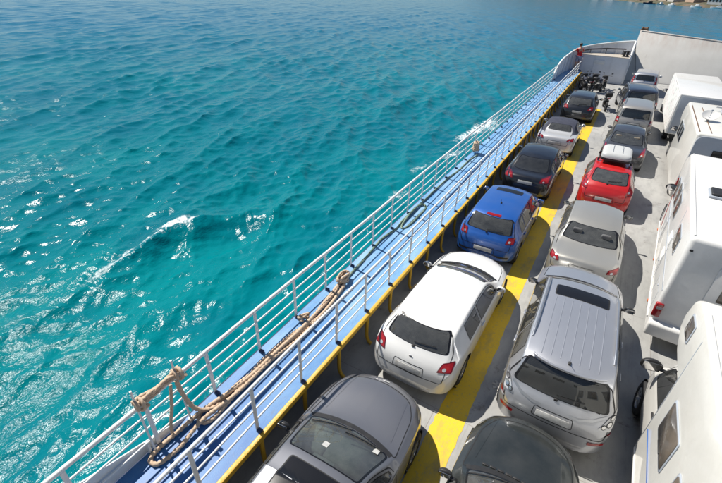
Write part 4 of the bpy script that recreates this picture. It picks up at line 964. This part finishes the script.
# 3 blue hatchback
car('hatchback', 'blue five door hatchback with orange red tail lamps next to the walkway', 'car', -1.97, 10.40, 0, P_['blue'], 4.35, 1.78,
    hatchtop(4.35, 1.48, .99, .54, 2.85, 3.52), bl(4.35, .94), (2.85, 3.52), (.24, 1.03, .54, 1.375, .65, .57), ((.72, 1.12), (1.17, 2.0), (2.06, 3.2)), glassm=('glass_mid', 'glass_mid', 'glass_mid'), doors=((.95, 2.03), (2.03, 3.22)), tail=[(.54, .82), (.76, .84), (.76, 1.0), (.58, .99)], plate=(.50, .62),
    extra=multi(sunroof(-.40, .40, 2.22, 2.52), antenna(1.3), brakelight(1.405, .2)), mirr=(3.12, .98), bumper=.42)
# 4 black car
car('sedan', 'glossy black saloon with red tail lamps between the blue hatchback and the convertible', 'car', -1.96, 15.45, 0, P_['black'], 4.72, 1.80,
    [(0, .42), (.025, .62), (.06, .80), (.12, .93), (.20, .97), (.50, 1.0), (.62, 1.03), (1.35, 1.35), (1.65, 1.41), (2.3, 1.45), (3.05, 1.39), (3.75, 1.0), (4.0, .96), (4.35, .86), (4.60, .70), (4.69, .54), (4.72, .44)], bl(4.72, .93), (3.05, 3.75), (.60, 1.02, 1.30, 1.335, .64, .55), ((1.15, 1.45), (1.50, 2.25), (2.31, 3.45)), glassm=('glass_mid', 'glass_mid', 'glass_dark'), doors=((1.1, 2.28), (2.28, 3.45)), tail=[(.46, .80), (.80, .83), (.79, .98), (.52, .95)], plate=(.70, .82), mirr=(3.28, .98), tailgate=.66)
# 5 silver convertible
def soft(root, sh, T, pm):
    pass
def convertible():
    r, sh = car('convertible', 'silver convertible with a closed dark navy fabric roof', 'car', -1.88, 21.35, 0, P_['pearl'], 4.15, 1.80,
        [(0, .42), (.025, .62), (.06, .80), (.12, .92), (.20, .955), (.80, .98), (.92, 1.01), (1.35, 1.28), (1.65, 1.36), (2.0, 1.385), (2.45, 1.345), (3.10, .99), (3.35, .94), (3.7, .85), (4.0, .70), (4.12, .56), (4.15, .44)], bl(4.15, .92), (2.45, 3.10), (.95, 1.03, 1.36, 1.27, .56, .46), ((1.45, 1.85), (1.90, 2.85)), glassm=('glass_mid', 'glass_mid', 'glass_mid'), doors=((1.65, 2.9),), tail=[(.50, .78), (.80, .80), (.80, .92), (.56, .91)], plate=(.62, .74), mirr=(2.72, .97), seatmat=M['seatbeige'], tailgate=.60, extra=softtop)
def softtop(root, sh, T, pm):
    for o in list(root.children):
        if o.name.split('.')[0] in ('body', 'boot_lid', 'door', 'tailgate'):
            me = o.data; me.materials.append(M['cloth']); ci = len(me.materials) - 1
    # the hood itself: its own shell over the cabin
    sel = (sh.fc[:, 2] > sh.fbelt(sh.fc[:, 1]) + .03) & (sh.fc[:, 1] > .80) & (sh.fc[:, 1] < 2.42) & (sh.owner == 0)
    sh.owner[sel] = 99
    for o in list(root.children):
        if o.name.split('.')[0] == 'body': bpy.data.objects.remove(o)
    sh.emit('body', 0, [pm], root, T=T); sh.emit('soft_top', 99, [M['cloth']], root, T=T)
convertible()
# 6 dark grey hatchback by the motorbikes
car('hatchback', 'graphite grey hatchback parked directly behind the motorbikes', 'car', -1.72, 28.35, 0, P_['far'], 4.6, 1.86,
    hatchtop(4.6, 1.50, .99, .75, 2.95, 3.7), bl(4.6, .93), (2.95, 3.7), (.28, 1.03, .74, 1.37, .66, .58), ((.85, 1.25), (1.3, 2.1), (2.16, 3.35)), glassm=('glass_mid', 'glass_mid', 'glass_mid'), doors=((1.0, 2.13), (2.13, 3.38)), tail=[(.50, .80), (.80, .82), (.80, 1.02), (.62, 1.0)], plate=(.62, .74))
# 8 dark green car at the bottom, bonnet only
def d_extra(root, sh, T, pm):
    for sx in (-1, 1):
        e = MB(); sh.ribbon([(sx * (.62 - .12 * k), 3.02 + .98 * k) for k in np.linspace(0, 1, 12)], 'top', e, .018, .004, False); e.build('bonnet_crease', pm, root, T)
    e = MB()
    for k in range(9):
        e.box(sh.hit((-.45 + .11 * k, 2.98 - .10 * (-.45 + .11 * k) ** 2), 'top', .012), (.09, .03, .012), bev=.003)
    e.build('air_grille', M['black'], root, T)
car('sedan', 'very dark green car at the bottom edge, mostly its bonnet in view', 'car', .40, 1.0, math.radians(-1.0), P_['green'], 4.35, 1.74,
    hatchtop(4.35, 1.44, rf=2.1, wb=2.90, hz=.96), bl(4.35, .92, .87), (2.1, 2.90), (.22, 1.03, .46, 1.33, .60, .52), ((.75, 1.25), (1.31, 2.6)), glassm=('glass_mid', 'glass_mid', 'glass_mid'), doors=((1.3, 2.55),), mirr=(2.48, .98), mirmat=M['black'], extra=d_extra, bowf=.34)
# 9 silver SUV
def out_extra(root, sh, T, pm):
    rails(1.0, 3.15, 'rack', .06, .045)(root, sh, T, pm)
    sunroof(-.50, .50, 2.44, 2.84)(root, sh, T, pm)
    for k in range(7):
        x = -.45 + .15 * k; e = MB(); P = [sh.hit((x, y), 'top', .003) for y in np.linspace(.66, 2.36, 20)]
        e.tube(P, .0065, 6); e.build('roof_rib', pm, root, T)
    p = sh.hit((0, .62), 'top', 0); mb = MB(); mb.box(p + Vector((0, 0, .012)), (.05, .07, .035), bev=.012); mb.tube([p, p + Vector((0, -.08, .12))], .005, 5); mb.build('aerial', M['black'], root, T)
    mb = MB(); e = MB(); sh.ribbon([(-.74, 1.12), (-.56, 1.03), (-.36, .985), (.36, .985), (.56, 1.03), (.74, 1.12)], 'rear', e, .035, .012, False); e.build('garnish', M['rack'], root, T)
    for sx in (-1, 1):
        sh.panel(round_poly([(sx * .60, .60), (sx * .83, .62), (sx * .83, .68), (sx * .60, .66)], .02), 'rear', .010, 3).build('reflector', M['red'], root, T, sharp=False)
    for sx in (-1, 1):
        for (cx, cz, cr) in ((.735, .975, .036), (.805, 1.005, .040), (.825, 1.085, .034)):
            sh.panel([(sx * cx + cr * math.cos(a), cz + cr * math.sin(a)) for a in np.linspace(0, 2 * PI, 15)[:-1]], 'rear', .015, 2, inner=.72).build('lamp_cell', [M['chrome'], M['black']], root, T, sharp=False)
    mb = MB(); P = [sh.hit((q, 1.575), 'rear', .03) for q in np.linspace(-.56, .56, 12)]; mb.tube([p + Vector((0, -.02, .02)) for p in P], .022, 8); mb.build('spoiler', pm, root, T)
car('suv', 'silver sport utility vehicle with roof rails, sunroof and ribbed roof', 'car', .63, 5.36, math.radians(1.0), P_['silver'], 5.12, 1.88,
    [(0, .50), (.03, .70), (.06, .86), (.12, 1.0), (.16, 1.07), (.20, 1.12), (.42, 1.52), (.52, 1.60), (.80, 1.645), (1.6, 1.68), (2.6, 1.675), (3.15, 1.615), (3.92, 1.19), (4.15, 1.15), (4.6, 1.08), (4.86, .96), (5.05, .76), (5.10, .64), (5.12, .54)],
    [(0, .7), (.15, .92), (.5, 1.06), (1.6, 1.05), (3.5, 1.03), (4.5, .96), (5.12, .56)], (3.15, 3.92), (.20, 1.15, .46, 1.56, .76, .64), ((.72, 1.45), (1.52, 2.30), (2.36, 3.55)), wr=.36, glassm=('glass_mid', 'glass_dark', 'glass_dark'), doors=((1.4, 2.33), (2.33, 3.6)),
    tail=[[(.80, .80), (.89, .82), (.89, .88), (.82, .86)], [(.66, .93), (.87, .91), (.87, 1.15), (.78, 1.11)]], plate=(.80, .92), mirmat=M['black'], mirr=(3.42, 1.10), extra=out_extra, tailgate=.72, wroof=[(0, .82), (.2, .82), (.5, .76), (3.15, .75), (3.92, .84), (4.3, .86), (5.12, .8)], zb=.26)
# 10 champagne saloon
car('sedan', 'champagne silver saloon with red corner lamps ahead of the silver sport utility vehicle', 'car', .56, 10.52, 0, P_['beige'], 4.75, 1.78,
    [(0, .42), (.02, .62), (.05, .80), (.09, .92), (.18, .965), (.85, 1.0), (.98, 1.03), (1.55, 1.30), (1.85, 1.385), (2.4, 1.43), (3.1, 1.39), (3.75, 1.0), (4.0, .955), (4.4, .86), (4.65, .70), (4.73, .55), (4.75, .44)], bl(4.75, .93), (3.1, 3.75), (.96, 1.025, 1.56, 1.295, .71, .60), ((1.55, 1.92), (1.97, 2.60), (2.66, 3.45)), glassm=('glass_mid', 'glass_mid', 'glass_mid'), wroof=[(0, .82), (.96, .80), (1.56, .76), (3.1, .75), (3.75, .85), (4.05, .87), (4.75, .8)], doors=((1.5, 2.63), (2.63, 3.47)), tail=[(.56, .78), (.82, .80), (.82, .92), (.60, .90)], plate=(.66, .78), mirr=(3.38, .99), mirmat=M['black'], tailgate=.60, bowr=.07)
# 11 red hatchback and the roof box on it
rx, ry = .70, 15.86
rr2, rsh = car('hatchback', 'bright red hatchback carrying a pale roof box', 'car', rx, ry, 0, P_['red'], 4.05, 1.76,
    hatchtop(4.05, 1.46, 1.0, .98, 2.62, 3.32), bl(4.05, .94), (2.62, 3.32), (.55, 1.12, 1.0, 1.38, .60, .54), ((1.05, 1.38), (1.43, 2.05), (2.1, 3.05)), glassm=('glass_mid', 'glass_mid', 'glass_mid'), doors=((1.1, 2.07), (2.07, 3.07)), tail=[(.60, .86), (.82, .88), (.76, 1.10), (.66, 1.10)], plate=(.58, .70), mirr=(3.25, .99), tailgate=.62)
bx = thing('roof_box', 'pale silver roof box on top of the red hatchback', 'roof box', (.69, 18.12, 1.50))
def boxshell(z0, z1, s, nm, mat):
    n = 16; vs = []; fs = []; st = np.linspace(0, 1, 22)
    for t in st:
        e = min(1, (t / .10)) ** .5 * min(1, ((1 - t) / .28)) ** .5; w = .50 * (.62 + .38 * e) * s; h = (z1 - z0) * (.35 + .65 * e)
        for k in range(n): a = PI * k / (n - 1); cx = math.cos(a); vs.append((w * np.sign(cx) * abs(cx) ** .45, -.78 + 1.56 * t, z0 + h * abs(math.sin(a)) ** .45))
    for i in range(21):
        for k in range(n - 1): fs.append((i * n + k, i * n + k + 1, (i + 1) * n + k + 1, (i + 1) * n + k))
    fs = [f[::-1] for f in fs]; fs.append(tuple(range(n))); fs.append(tuple(21 * n + k for k in range(n))[::-1]); mb = MB(); mb.add(vs, fs, True); return mb.build(nm, mat, bx)
boxshell(.16, .36, 1, 'lid', worn('roof_box_lid', (.56, .57, .56), (.45, .44, .42), .4, 3, .45, .8, .6))
mb = MB(); mb.prism([(-.47, -.74), (.47, -.74), (.44, .55), (.28, .76), (-.28, .76), (-.44, .55)], .05, .165, 'z', .03); mb.build('tray', M['black'], bx)
mb = MB()
for y in (-.45, .40): mb.box((0, y, .035), (1.16, .05, .03), bev=.01); [mb.box((sx * .55, y, -.01), (.07, .09, .11), bev=.015) for sx in (-1, 1)]
mb.build('crossbar', M['black'], bx)
mb = MB(); [mb.tube([(-.16 * sx, -.55, .372), (-.16 * sx, .2, .375), (-.12 * sx, .55, .33)], .010, 6) for sx in (-1, 1)]; mb.build('lid_rib', M['rack'], bx)
# 12 slate car ahead of it
car('hatchback', 'slate grey hatchback with a long sloping rear window ahead of the red car', 'car', 1.06, 21.0, math.radians(-1), P_['dgrey'], 4.75, 1.80,
    [(0, .42), (.025, .62), (.06, .80), (.12, .92), (.30, .97), (.75, 1.0), (.88, 1.03), (1.80, 1.35), (2.1, 1.41), (2.7, 1.45), (3.3, 1.40), (3.95, 1.0), (4.15, .945), (4.45, .84), (4.65, .69), (4.73, .55), (4.75, .44)], bl(4.75, .93), (3.3, 3.95), (.90, 1.04, 1.80, 1.335, .68, .58), ((1.55, 1.85), (1.9, 2.6), (2.66, 3.65)), glassm=('glass_mid', 'glass_mid', 'glass_green'), doors=((1.5, 2.63), (2.63, 3.67)), tail=[(.58, .78), (.82, .80), (.82, .98), (.66, .95)], plate=(.56, .68), mirr=(3.6, 1.0), mirmat=M['black'], seatmat=M['seatbeige'])
# 13 sand coloured off-roader
suvtop = lambda L, H, zb: [(0, .48), (.025, .70), (.05, .90), (.09, 1.0), (.12, zb - .02), (.15, zb + .03), (.30, H - .14), (.38, H - .07), (.70, H - .02), (1.6, H), (2.6, H - .01), (2.95, H - .08), (3.55, zb + .02), (3.75, zb - .03), (L - .35, zb - .15), (L - .12, .82), (L - .03, .66), (L, .54)]
sb = lambda L, z=1.04: [(0, .7), (.12, .95), (.5, z), (2.8, z), (L - .5, z - .12), (L, .56)]
car('suv', 'sand coloured off-roader with upright tail, black rear glass and roof rails', 'car', 1.27, 26.65, math.radians(-1), P_['sand'], 4.45, 1.82, suvtop(4.45, 1.74, 1.08), sb(4.45), (2.95, 3.55), (.15, 1.14, .30, 1.58, .66, .60), ((.60, 1.25), (1.3, 2.0), (2.06, 3.1)), wr=.36, glassm=('glass_mid', 'glass_dark', 'glass_dark'), doors=((1.22, 2.03), (2.03, 3.15)), tail=[(.72, .84), (.87, .84), (.86, 1.12), (.73, 1.12)], plate=(.78, .90), extra=rails(.8, 2.8), wroof=[(0, .86), (.15, .86), (.4, .80), (2.95, .78), (3.55, .86), (3.8, .88), (4.45, .8)], zb=.28, mirr=(3.15, 1.1), mirmat=M['black'])
# 14 dark navy off-roader
car('suv', 'dark navy off-roader with a wide black rear window near the ramp', 'car', 1.24, 32.1, math.radians(6), P_['navy'], 4.7, 2.04, suvtop(4.7, 1.72, 1.06), sb(4.7), (2.95, 3.55), (.15, 1.10, .30, 1.56, .76, .68), ((.60, 1.25), (1.3, 2.0), (2.06, 3.1)), wr=.37, glassm=('glass_mid', 'glass_dark', 'glass_dark'), doors=((1.22, 2.03), (2.03, 3.15)), tail=[(.80, .84), (.93, .84), (.92, 1.05), (.80, 1.05)], plate=(.76, .88), extra=rails(.8, 2.8), wroof=[(0, .87), (.15, .87), (.4, .82), (2.95, .80), (3.55, .87), (3.8, .88), (4.7, .8)], zb=.28, mirr=(3.15, 1.08), mirmat=M['black'])
# 15 silver hatchback at the foot of the ramp
car('hatchback', 'silver estate with upright red lamps parked nearest the ramp', 'car', 1.66, 40.2, math.radians(-3), P_['silver'], 4.35, 1.88, suvtop(4.35, 1.62, 1.02), sb(4.35, .98), (2.95, 3.55), (.15, 1.08, .30, 1.46, .62, .56), ((.60, 1.25), (1.3, 2.0), (2.06, 3.1)), glassm=('glass_mid', 'glass_dark', 'glass_dark'), doors=((1.22, 2.03), (2.03, 3.15)), tail=[(.72, .86), (.86, .86), (.80, 1.42), (.70, 1.42)], plate=(.70, .82), wroof=[(0, .86), (.15, .86), (.4, .80), (2.95, .78), (3.55, .86), (3.8, .88), (4.35, .8)], mirr=(3.15, 1.03))

# ------------------------------------------------------------------ motorhomes and the box van
def flatwin(root, side, x, y0, y1, z0, z1, nm='window', frame='rvgrey', r=.06, pane='pane'):
    mb = MB(); mb.prism(round_poly([(y0, z0), (y1, z0), (y1, z1), (y0, z1)], r), x - .012 if side < 0 else x, x if side < 0 else x + .012, 'x', .004, 1); f = mb.build(nm, M[frame], root)
    e = .035; mb = MB(); xx = x + side * .020; mb.prism(round_poly([(y0 + e, z0 + e), (y1 - e, z0 + e), (y1 - e, z1 - e), (y0 + e, z1 - e)], r * .7), min(xx, xx - side * .012), max(xx, xx - side * .012), 'x', .004, 1); mb.build('pane', M[pane], f)
    mb = MB(); zz = z0 + (z1 - z0) * .5; mb.box((xx + side * .004, (y0 + y1) / 2, z0 + .055), ((.012), (y1 - y0) * .3, .02), bev=.004); mb.build('catch', M['black'], f)
def cab(root, y0, W, mat, L=2.25, top=1.9, r=.34):
    t = [(0, top), (.62, top + .02), (.85, top - .05), (1.50, 1.20), (1.66, 1.12), (1.98, .98), (2.16, .78), (2.23, .6), (L, .48)]
    wr_ = [(0, .86), (.85, .82), (1.5, .90), (1.66, .90), (L, .84)]; wp = [(0, 1), (1.2, 1), (1.8, .96), (2.1, .86), (L, .72)]
    sh = Shell(L, W, t, [(0, 1.12), (1.0, 1.10), (1.5, 1.02), (2.0, .84), (L, .50)], wr_, wp, .06, .30, .24, 0, (1.42,), r, 90, tumble=.985)
    T = (0, y0, 0); hw = W / 2
    wsp = [(-hw * .74, .92), (-hw * .84, 1.46), (hw * .84, 1.46), (hw * .74, .92)]; wsp = [(q[0], float(sh.warp(q[0], q[1]))) for q in dense(round_poly(wsp, .06), .08)]
    sh.cut(wsp, 'top', .05)
    sw = round_poly([(.28, 1.18), (1.36, 1.14), (.98, 1.66), (.28, 1.74)], .05)
    for ax in ('left', 'right'): sh.cut(sw, ax, .03)
    dp = round_poly([(.20, .50), (1.0, .50), (1.22, .75), (1.40, 1.12), (.98, 1.72), (.20, 1.80)], .05)
    pid = 1; pans = []
    for ax in ('left', 'right'):
        sh.cut(dp, ax, 0, pid, 0); e = MB(); sh.ribbon(dp, ax, e, .010); pans.append((pid, e)); pid += 1
    sh.emit('cab_body', 0, [mat], root, T=T)
    for p_, e in pans:
        d_ = sh.emit('cab_door', p_, [mat, M['seam']], root, e, T); h = MB(); h.box(sh.hit((.34, 1.04), 'left' if p_ == 1 else 'right', .015), (.03, .18, .04), bev=.01); h.build('handle', M['black'], d_)
    sh.panel(wsp, 'top', .004, 7, inner=.95).build('windscreen', [M['glass_mid'], M['frit']], root, T, sharp=False)
    for ax in ('left', 'right'): sh.panel(sw, ax, .004, 5, inner=.93).build('cab_window', [M['glass_dark'], M['frit']], root, T, sharp=False)
    for sx in (-1, 1): mirror(root, sh, 1.22, 1.30, sx, T, M['black'], 1.7)
    for sx in (-1, 1):
        sh.panel(round_poly([(sx * .62, .66), (sx * .86, .70), (sx * .88, .90), (sx * .66, .86)], .03), 'front', .006, 3).build('headlight', M['clear'], root, T, sharp=False)
        wheel(root, sx * (hw - .10), 1.42 + y0, r, .21, (0, 0, 0), sx, M['rack'])
    A = Matrix.Translation((0, 1.42 + y0, r)) @ Matrix.Rotation(PI / 2, 4, 'Y')
    for sx in (-1, 1): mb = MB(); mb.lathe([(r + .05, sx * (hw - .03)), (r + .05, sx * (hw - .3)), (.05, sx * (hw - .31))], A, 28); mb.build('wheel_arch', M['black'], root)
    mb = MB(); mb.box((0, y0 + 1.25, 1.02), (W * .84, .45, .16), bev=.05); mb.box((0, y0 + .45, .85), (W * .8, .5, .5), bev=.06); mb.box((0, y0 + .2, 1.25), (W * .8, .14, .6), bev=.05); mb.build('cab_seat', M['seat'], root)
    return sh
def box_body(root, prof, W, mat, bev, nm='body'):
    mb = MB(); mb.prism(prof, -W / 2, W / 2, 'x', bev, 4); return mb.build(nm, M[mat] if isinstance(mat, str) else mat, root)
def roofhatch(root, x, y, z, w, l, mat='black', nm='roof_hatch'):
    mb = MB(); mb.box((x, y, z + .03), (w + .08, l + .08, .06), bev=.02); o = mb.build(nm, M['rvgrey'], root); mb = MB(); mb.box((x, y, z + .085), (w, l, .06), bev=.028, seg=3); mb.build('lid', M[mat], o)
GV = 'motorhomes and vans in the right hand lane'
# A: alcove motorhome at the bottom right
W1 = 2.30; r1 = thing('motorhome', 'white motorhome with an over cab sleeping bay and thin blue side line, nearest the viewer', 'motorhome', (1.95 + W1 / 2, 1.6, 0), math.radians(-.5), GV)
box_body(r1, [(0, .40), (4.35, .40), (4.35, 2.12), (5.0, 2.14), (5.42, 2.32), (5.50, 2.55), (5.40, 2.92), (5.05, 3.12), (4.7, 3.14), (0, 3.08)], W1, 'cream', .085)
cab(r1, 4.22, 2.14, paint('cream_cab_paint', (.74, .725, .68), 0, .35, .1), top=2.16, L=2.35)
xl = -W1 / 2
for (a, b, z0, z1) in ((3.10, 3.92, 1.50, 2.16), (1.75, 2.72, 1.50, 2.16), (.4, 1.2, 1.50, 2.16)): flatwin(r1, -1, xl, a, b, z0, z1)
flatwin(r1, -1, xl, 4.72, 5.10, 2.50, 2.86, 'bunk_window', r=.05)
mb = MB(); mb.box((xl - .004, 2.1, 1.10), (.006, 4.2, .026)); mb.build('side_stripe', M['blueline'], r1)
mb = MB(); mb.box((xl - .006, 2.1, .55), (.018, 4.3, .05), bev=.008); mb.build('skirt_rail', M['white'], r1)
for sx in (-1, 1): wheel(r1, sx * .95, 1.15, .34, .21, (0, 0, 0), sx, M['rack'])
roofhatch(r1, .2, 4.5, 3.12, .5, .5); roofhatch(r1, .2, 2.0, 3.11, .7, .7, 'white')
for sx in (-1, 1): mb = MB(); mb.tube([(sx * (W1 / 2 - .05), .1, 3.08), (sx * (W1 / 2 - .05), 4.7, 3.13)], .022, 8); mb.build('roof_gutter', M['white'], r1)
# B: white motorhome ahead of it
W2 = 2.28; a2 = math.radians(-3.3); r2 = thing('motorhome', 'white motorhome with red tail lamp and slanting red cab stripe, second from the viewer', 'motorhome', (2.12 + W2 / 2, 9.40, 0), a2, GV)
box_body(r2, [(0, .34), (5.9, .34), (6.0, 1.90), (6.42, 1.92), (6.70, 2.16), (6.55, 2.62), (6.1, 2.84), (0, 2.84)], W2, 'white', .10)
cab(r2, 5.85, 2.04, paint('white_cab_paint', (.76, .76, .74), 0, .35, .1))
xl = -W2 / 2
for (a, b, z0, z1) in ((.95, 1.80, 1.86, 2.36), (3.30, 4.0, 1.72, 2.32), (4.25, 4.9, 1.72, 2.32), (5.15, 5.75, 1.62, 2.2)): flatwin(r2, -1, xl, a, b, z0, z1)
mb = MB(); mb.add([(xl - .006, 5.0, .75), (xl - .006, 5.16, .75), (xl - .006, 5.86, 1.55), (xl - .006, 5.70, 1.55)], [(0, 1, 2, 3), (3, 2, 1, 0)]); mb.build('side_stripe', M['redline'], r2)
for sx in (-1, 1):
    mb = MB(); mb.box((sx * (W2 / 2 - .07), .005, .98), (.16, .10, .36), bev=.025); tl = mb.build('taillight', M['red'], r2); mb = MB(); mb.box((sx * (W2 / 2 - .08), -.048, 1.05), (.11, .012, .06)); mb.build('reversing_lamp', M['clear'], tl)
    mb = MB(); mb.box((sx * (W2 / 2 - .10), -.01, 2.55), (.06, .03, .04), bev=.01); mb.build('marker_lamp', M['seam'], r2)
    wheel(r2, sx * .95, 1.5, .34, .21, (0, 0, 0), sx, M['rack'])
mb = MB(); mb.prism([(-.14, .34), (.10, .34), (.10, .70), (-.06, .72), (-.14, .66)], -W2 / 2 + .01, W2 / 2 - .01, 'x', .04); mb.build('bumper', M['white'], r2)
mb = MB(); mb.box((.2, -.012, 1.62), (1.35, .03, 1.45), bev=.012); rpn = mb.build('rear_panel', M['white'], r2); mb = MB(); mb.box((.2, -.03, 1.85), (.95, .02, .5), bev=.008); mb.build('rear_window', M['pane'], r2)
roofhatch(r2, -.30, 2.75, 2.84, .95, .50); roofhatch(r2, .55, 3.9, 2.84, .55, .5, 'white'); roofhatch(r2, .3, 1.4, 2.84, .5, .5)
mb = MB(); [mb.tube([(sx * (W2 / 2 - .06), .1, 2.835), (sx * (W2 / 2 - .06), 6.0, 2.835)], .025, 8) for sx in (-1, 1)]; mb.build('roof_gutter', M['white'], r2)
mb = MB(); mb.box((xl - .015, 3.0, .60), (.03, 5.6, .05), bev=.01); mb.build('skirt_rail', M['white'], r2)
mb = MB(); [mb.box((xl - .02, y, .52), (.03, .09, .045), bev=.01) for y in (1.0, 3.2, 5.3)]; mb.build('marker_lamp', M['orange'], r2)
def flap(root, x, y0, y1, z0, z1, nm):
    mb = MB(); e = .010
    for (a, b_, c_, d_) in ((y0, y1, z0, z0 + e), (y0, y1, z1 - e, z1), (y0, y0 + e, z0 + e, z1 - e), (y1 - e, y1, z0 + e, z1 - e)): mb.box((x - .001, (a + b_) / 2, (c_ + d_) / 2), (.004, b_ - a, d_ - c_))
    mb.box((x - .008, (y0 + y1) / 2, z1 - .05), (.012, .06, .025), bev=.004); mb.build(nm, M['rvgrey'], root)
def vent(root, x, y0, y1, z0, z1):
    mb = MB(); mb.box((x - .006, (y0 + y1) / 2, (z0 + z1) / 2), (.012, y1 - y0, z1 - z0), bev=.004)
    for z in np.arange(z0 + .03, z1 - .02, .035): mb.box((x - .015, (y0 + y1) / 2, z), (.012, y1 - y0 - .06, .012))
    mb.build('vent', M['white'], root)
x1, x2 = -W1 / 2, -W2 / 2
flap(r1, x1, 2.2, 3.0, .70, 1.02, 'locker'); flap(r1, x1, .5, 1.1, .5, .68, 'locker')
flap(r2, x2, .45, 1.25, .62, 1.15, 'locker'); flap(r2, x2, 2.2, 2.75, .62, .95, 'locker'); vent(r2, x2, 2.1, 2.6, 1.05, 1.28); vent(r2, x2, 2.1, 2.6, 1.55, 1.78); flap(r2, x2, 4.3, 4.75, .75, 1.25, 'locker')
for rt, xx, yy_, zz_ in ((r1, x1, (1.45, 4.28), (.60, 2.95)), (r2, x2, (2.0, 4.1), (.5, 2.62))):
    for q in yy_: mb = MB(); mb.box((xx - .002, q, sum(zz_) / 2), (.006, .016, zz_[1] - zz_[0]), bev=.002, seg=1); mb.build('joint_strip', M['rvgrey'], rt)
mb = MB(); mb.box((x2 - .004, 2.9, 1.42), (.008, 5.6, .035)); mb.build('side_stripe', M['rvgrey'], r2)
# C: cream roofed motorhome with a dish
W3 = 2.28; r3 = thing('motorhome', 'motorhome with a cream roof carrying a satellite dish and grey rear wall', 'motorhome', (2.84 + W3 / 2, 18.4, 0), math.radians(-.6), GV)
box_body(r3, [(0, .34), (5.4, .34), (5.5, 1.86), (5.95, 1.88), (6.25, 2.12), (6.1, 2.55), (5.7, 2.80), (0, 2.80)], W3, 'cream', .10)
cab(r3, 5.35, 2.04, paint('ivory_cab_paint', (.74, .72, .68), 0, .35, .1))
xl = -W3 / 2
mb = MB(); mb.prism(round_poly([(-1.10, .75), (1.10, .75), (1.10, 2.72), (-1.10, 2.72)], .25), -.035, .01, 'y', .015); mb.build('rear_wall', M['rvgrey'], r3)
mb = MB(); mb.box((.15, -.045, 2.02), (1.3, .025, .55), bev=.01); mb.build('rear_window', M['frit'], r3)
for a in (3.3, 3.95, 4.6): flatwin(r3, -1, xl, a, a + .5, 1.50, 2.15, pane='frit')
for sx in (-1, 1):
    mb = MB(); mb.box((sx * (W3 / 2 - .12), -.045, .95), (.16, .05, .34), bev=.02); mb.build('taillight', M['red'], r3); wheel(r3, sx * .95, 1.3, .34, .21, (0, 0, 0), sx, M['rack'])
mb = MB(); mb.box((.45, 3.9, 2.87), (1.2, .50, .10), bev=.02); mb.build('solar_panel', M['rvgrey'], r3)
mb = MB(); mb.box((.45, 4.3, 2.95), (1.5, .05, .05), bev=.01); mb.build('roof_bar', M['rack'], r3)
ds = thing('satellite_dish', 'small white satellite dish on the cream motorhome roof', 'satellite dish', (3.30, 20.6, 2.80))
mb = MB(); mb.lathe([(.27, .09), (.20, .05), (.10, .012), (0, 0), (0, .012), (.10, .026), (.20, .066), (.268, .104)], Matrix.Translation((0, 0, .14)) @ Matrix.Rotation(.5, 4, 'X'), 28); mb.build('dish', M['white'], ds)
mb = MB(); mb.tube([(0, 0, 0), (0, 0, .15)], .05, 10); mb.tube([(0, -.1, .20), (0, -.08, .40)], .012, 6); mb.box((0, -.08, .41), (.07, .05, .05), bev=.01); mb.build('mount', M['rvgrey'], ds)
roofhatch(r3, .5, 1.0, 2.80, .55, .5, 'white')
mb = MB(); mb.tube([(xl + .42, .2, 2.812), (xl + .42, 4.6, 2.812)], .014, 6); mb.tube([(xl + .08, .2, 2.80), (xl + .08, 4.9, 2.80)], .02, 6); mb.build('roof_gutter', M['rust'], r3)
# D: box van
m, nt, b = new_mat('printed_tarpaulin'); n1 = noise(nt, 2.6, 5, .65); n2 = noise(nt, 2.2, 5, .7, off=(7, 3, 1)); n3 = noise(nt, 5, 5, .7, off=(1, 9, 4))
c = mixc(nt, ramp(nt, n1, [(.56, 0.), (.62, .5)]), (.76, .76, .74), (.50, .22, .26)); c = mixc(nt, ramp(nt, n2, [(.57, 0.), (.63, .5)]), c, (.22, .42, .30)); c = mixc(nt, ramp(nt, n3, [(.58, 0.), (.64, .45)]), c, (.30, .30, .34)); nt.links.new(c, b.inputs['Base Color']); b.inputs['Roughness'].default_value = .6; M['print'] = m
r4 = thing('box_van', 'white box van with faded printed side beside the ramp', 'van', (2.78 + 1.15, 26.9, 0), 0, GV)
box_body(r4, [(0, .62), (7.6, .62), (7.6, 2.62), (0, 2.62)], 2.30, 'white', .05)
mb = MB(); mb.box((-1.156, 3.8, 1.62), (.012, 7.3, 1.78)); mb.build('side_print', M['print'], r4)
mb = MB(); mb.box((0, -.012, 1.6), (2.1, .02, 1.85), bev=.006); mb.build('rear_door', M['rvgrey'], r4); mb = MB(); mb.tube([(.0, -.03, .75), (.0, -.03, 2.45)], .018, 6); mb.build('door_bar', M['rack'], r4)  # blue-grey door colour carries the shade of this rear face
cab(r4, 7.35, 2.05, paint('van_cab_paint', (.74, .74, .72), 0, .35, .1), top=1.95)
for sx in (-1, 1): wheel(r4, sx * .95, 1.4, .36, .22, (0, 0, 0), sx, M['rack'])
mb = MB(); mb.box((0, 3.7, .52), (.9, 7.2, .16)); mb.build('chassis', M['black'], r4)
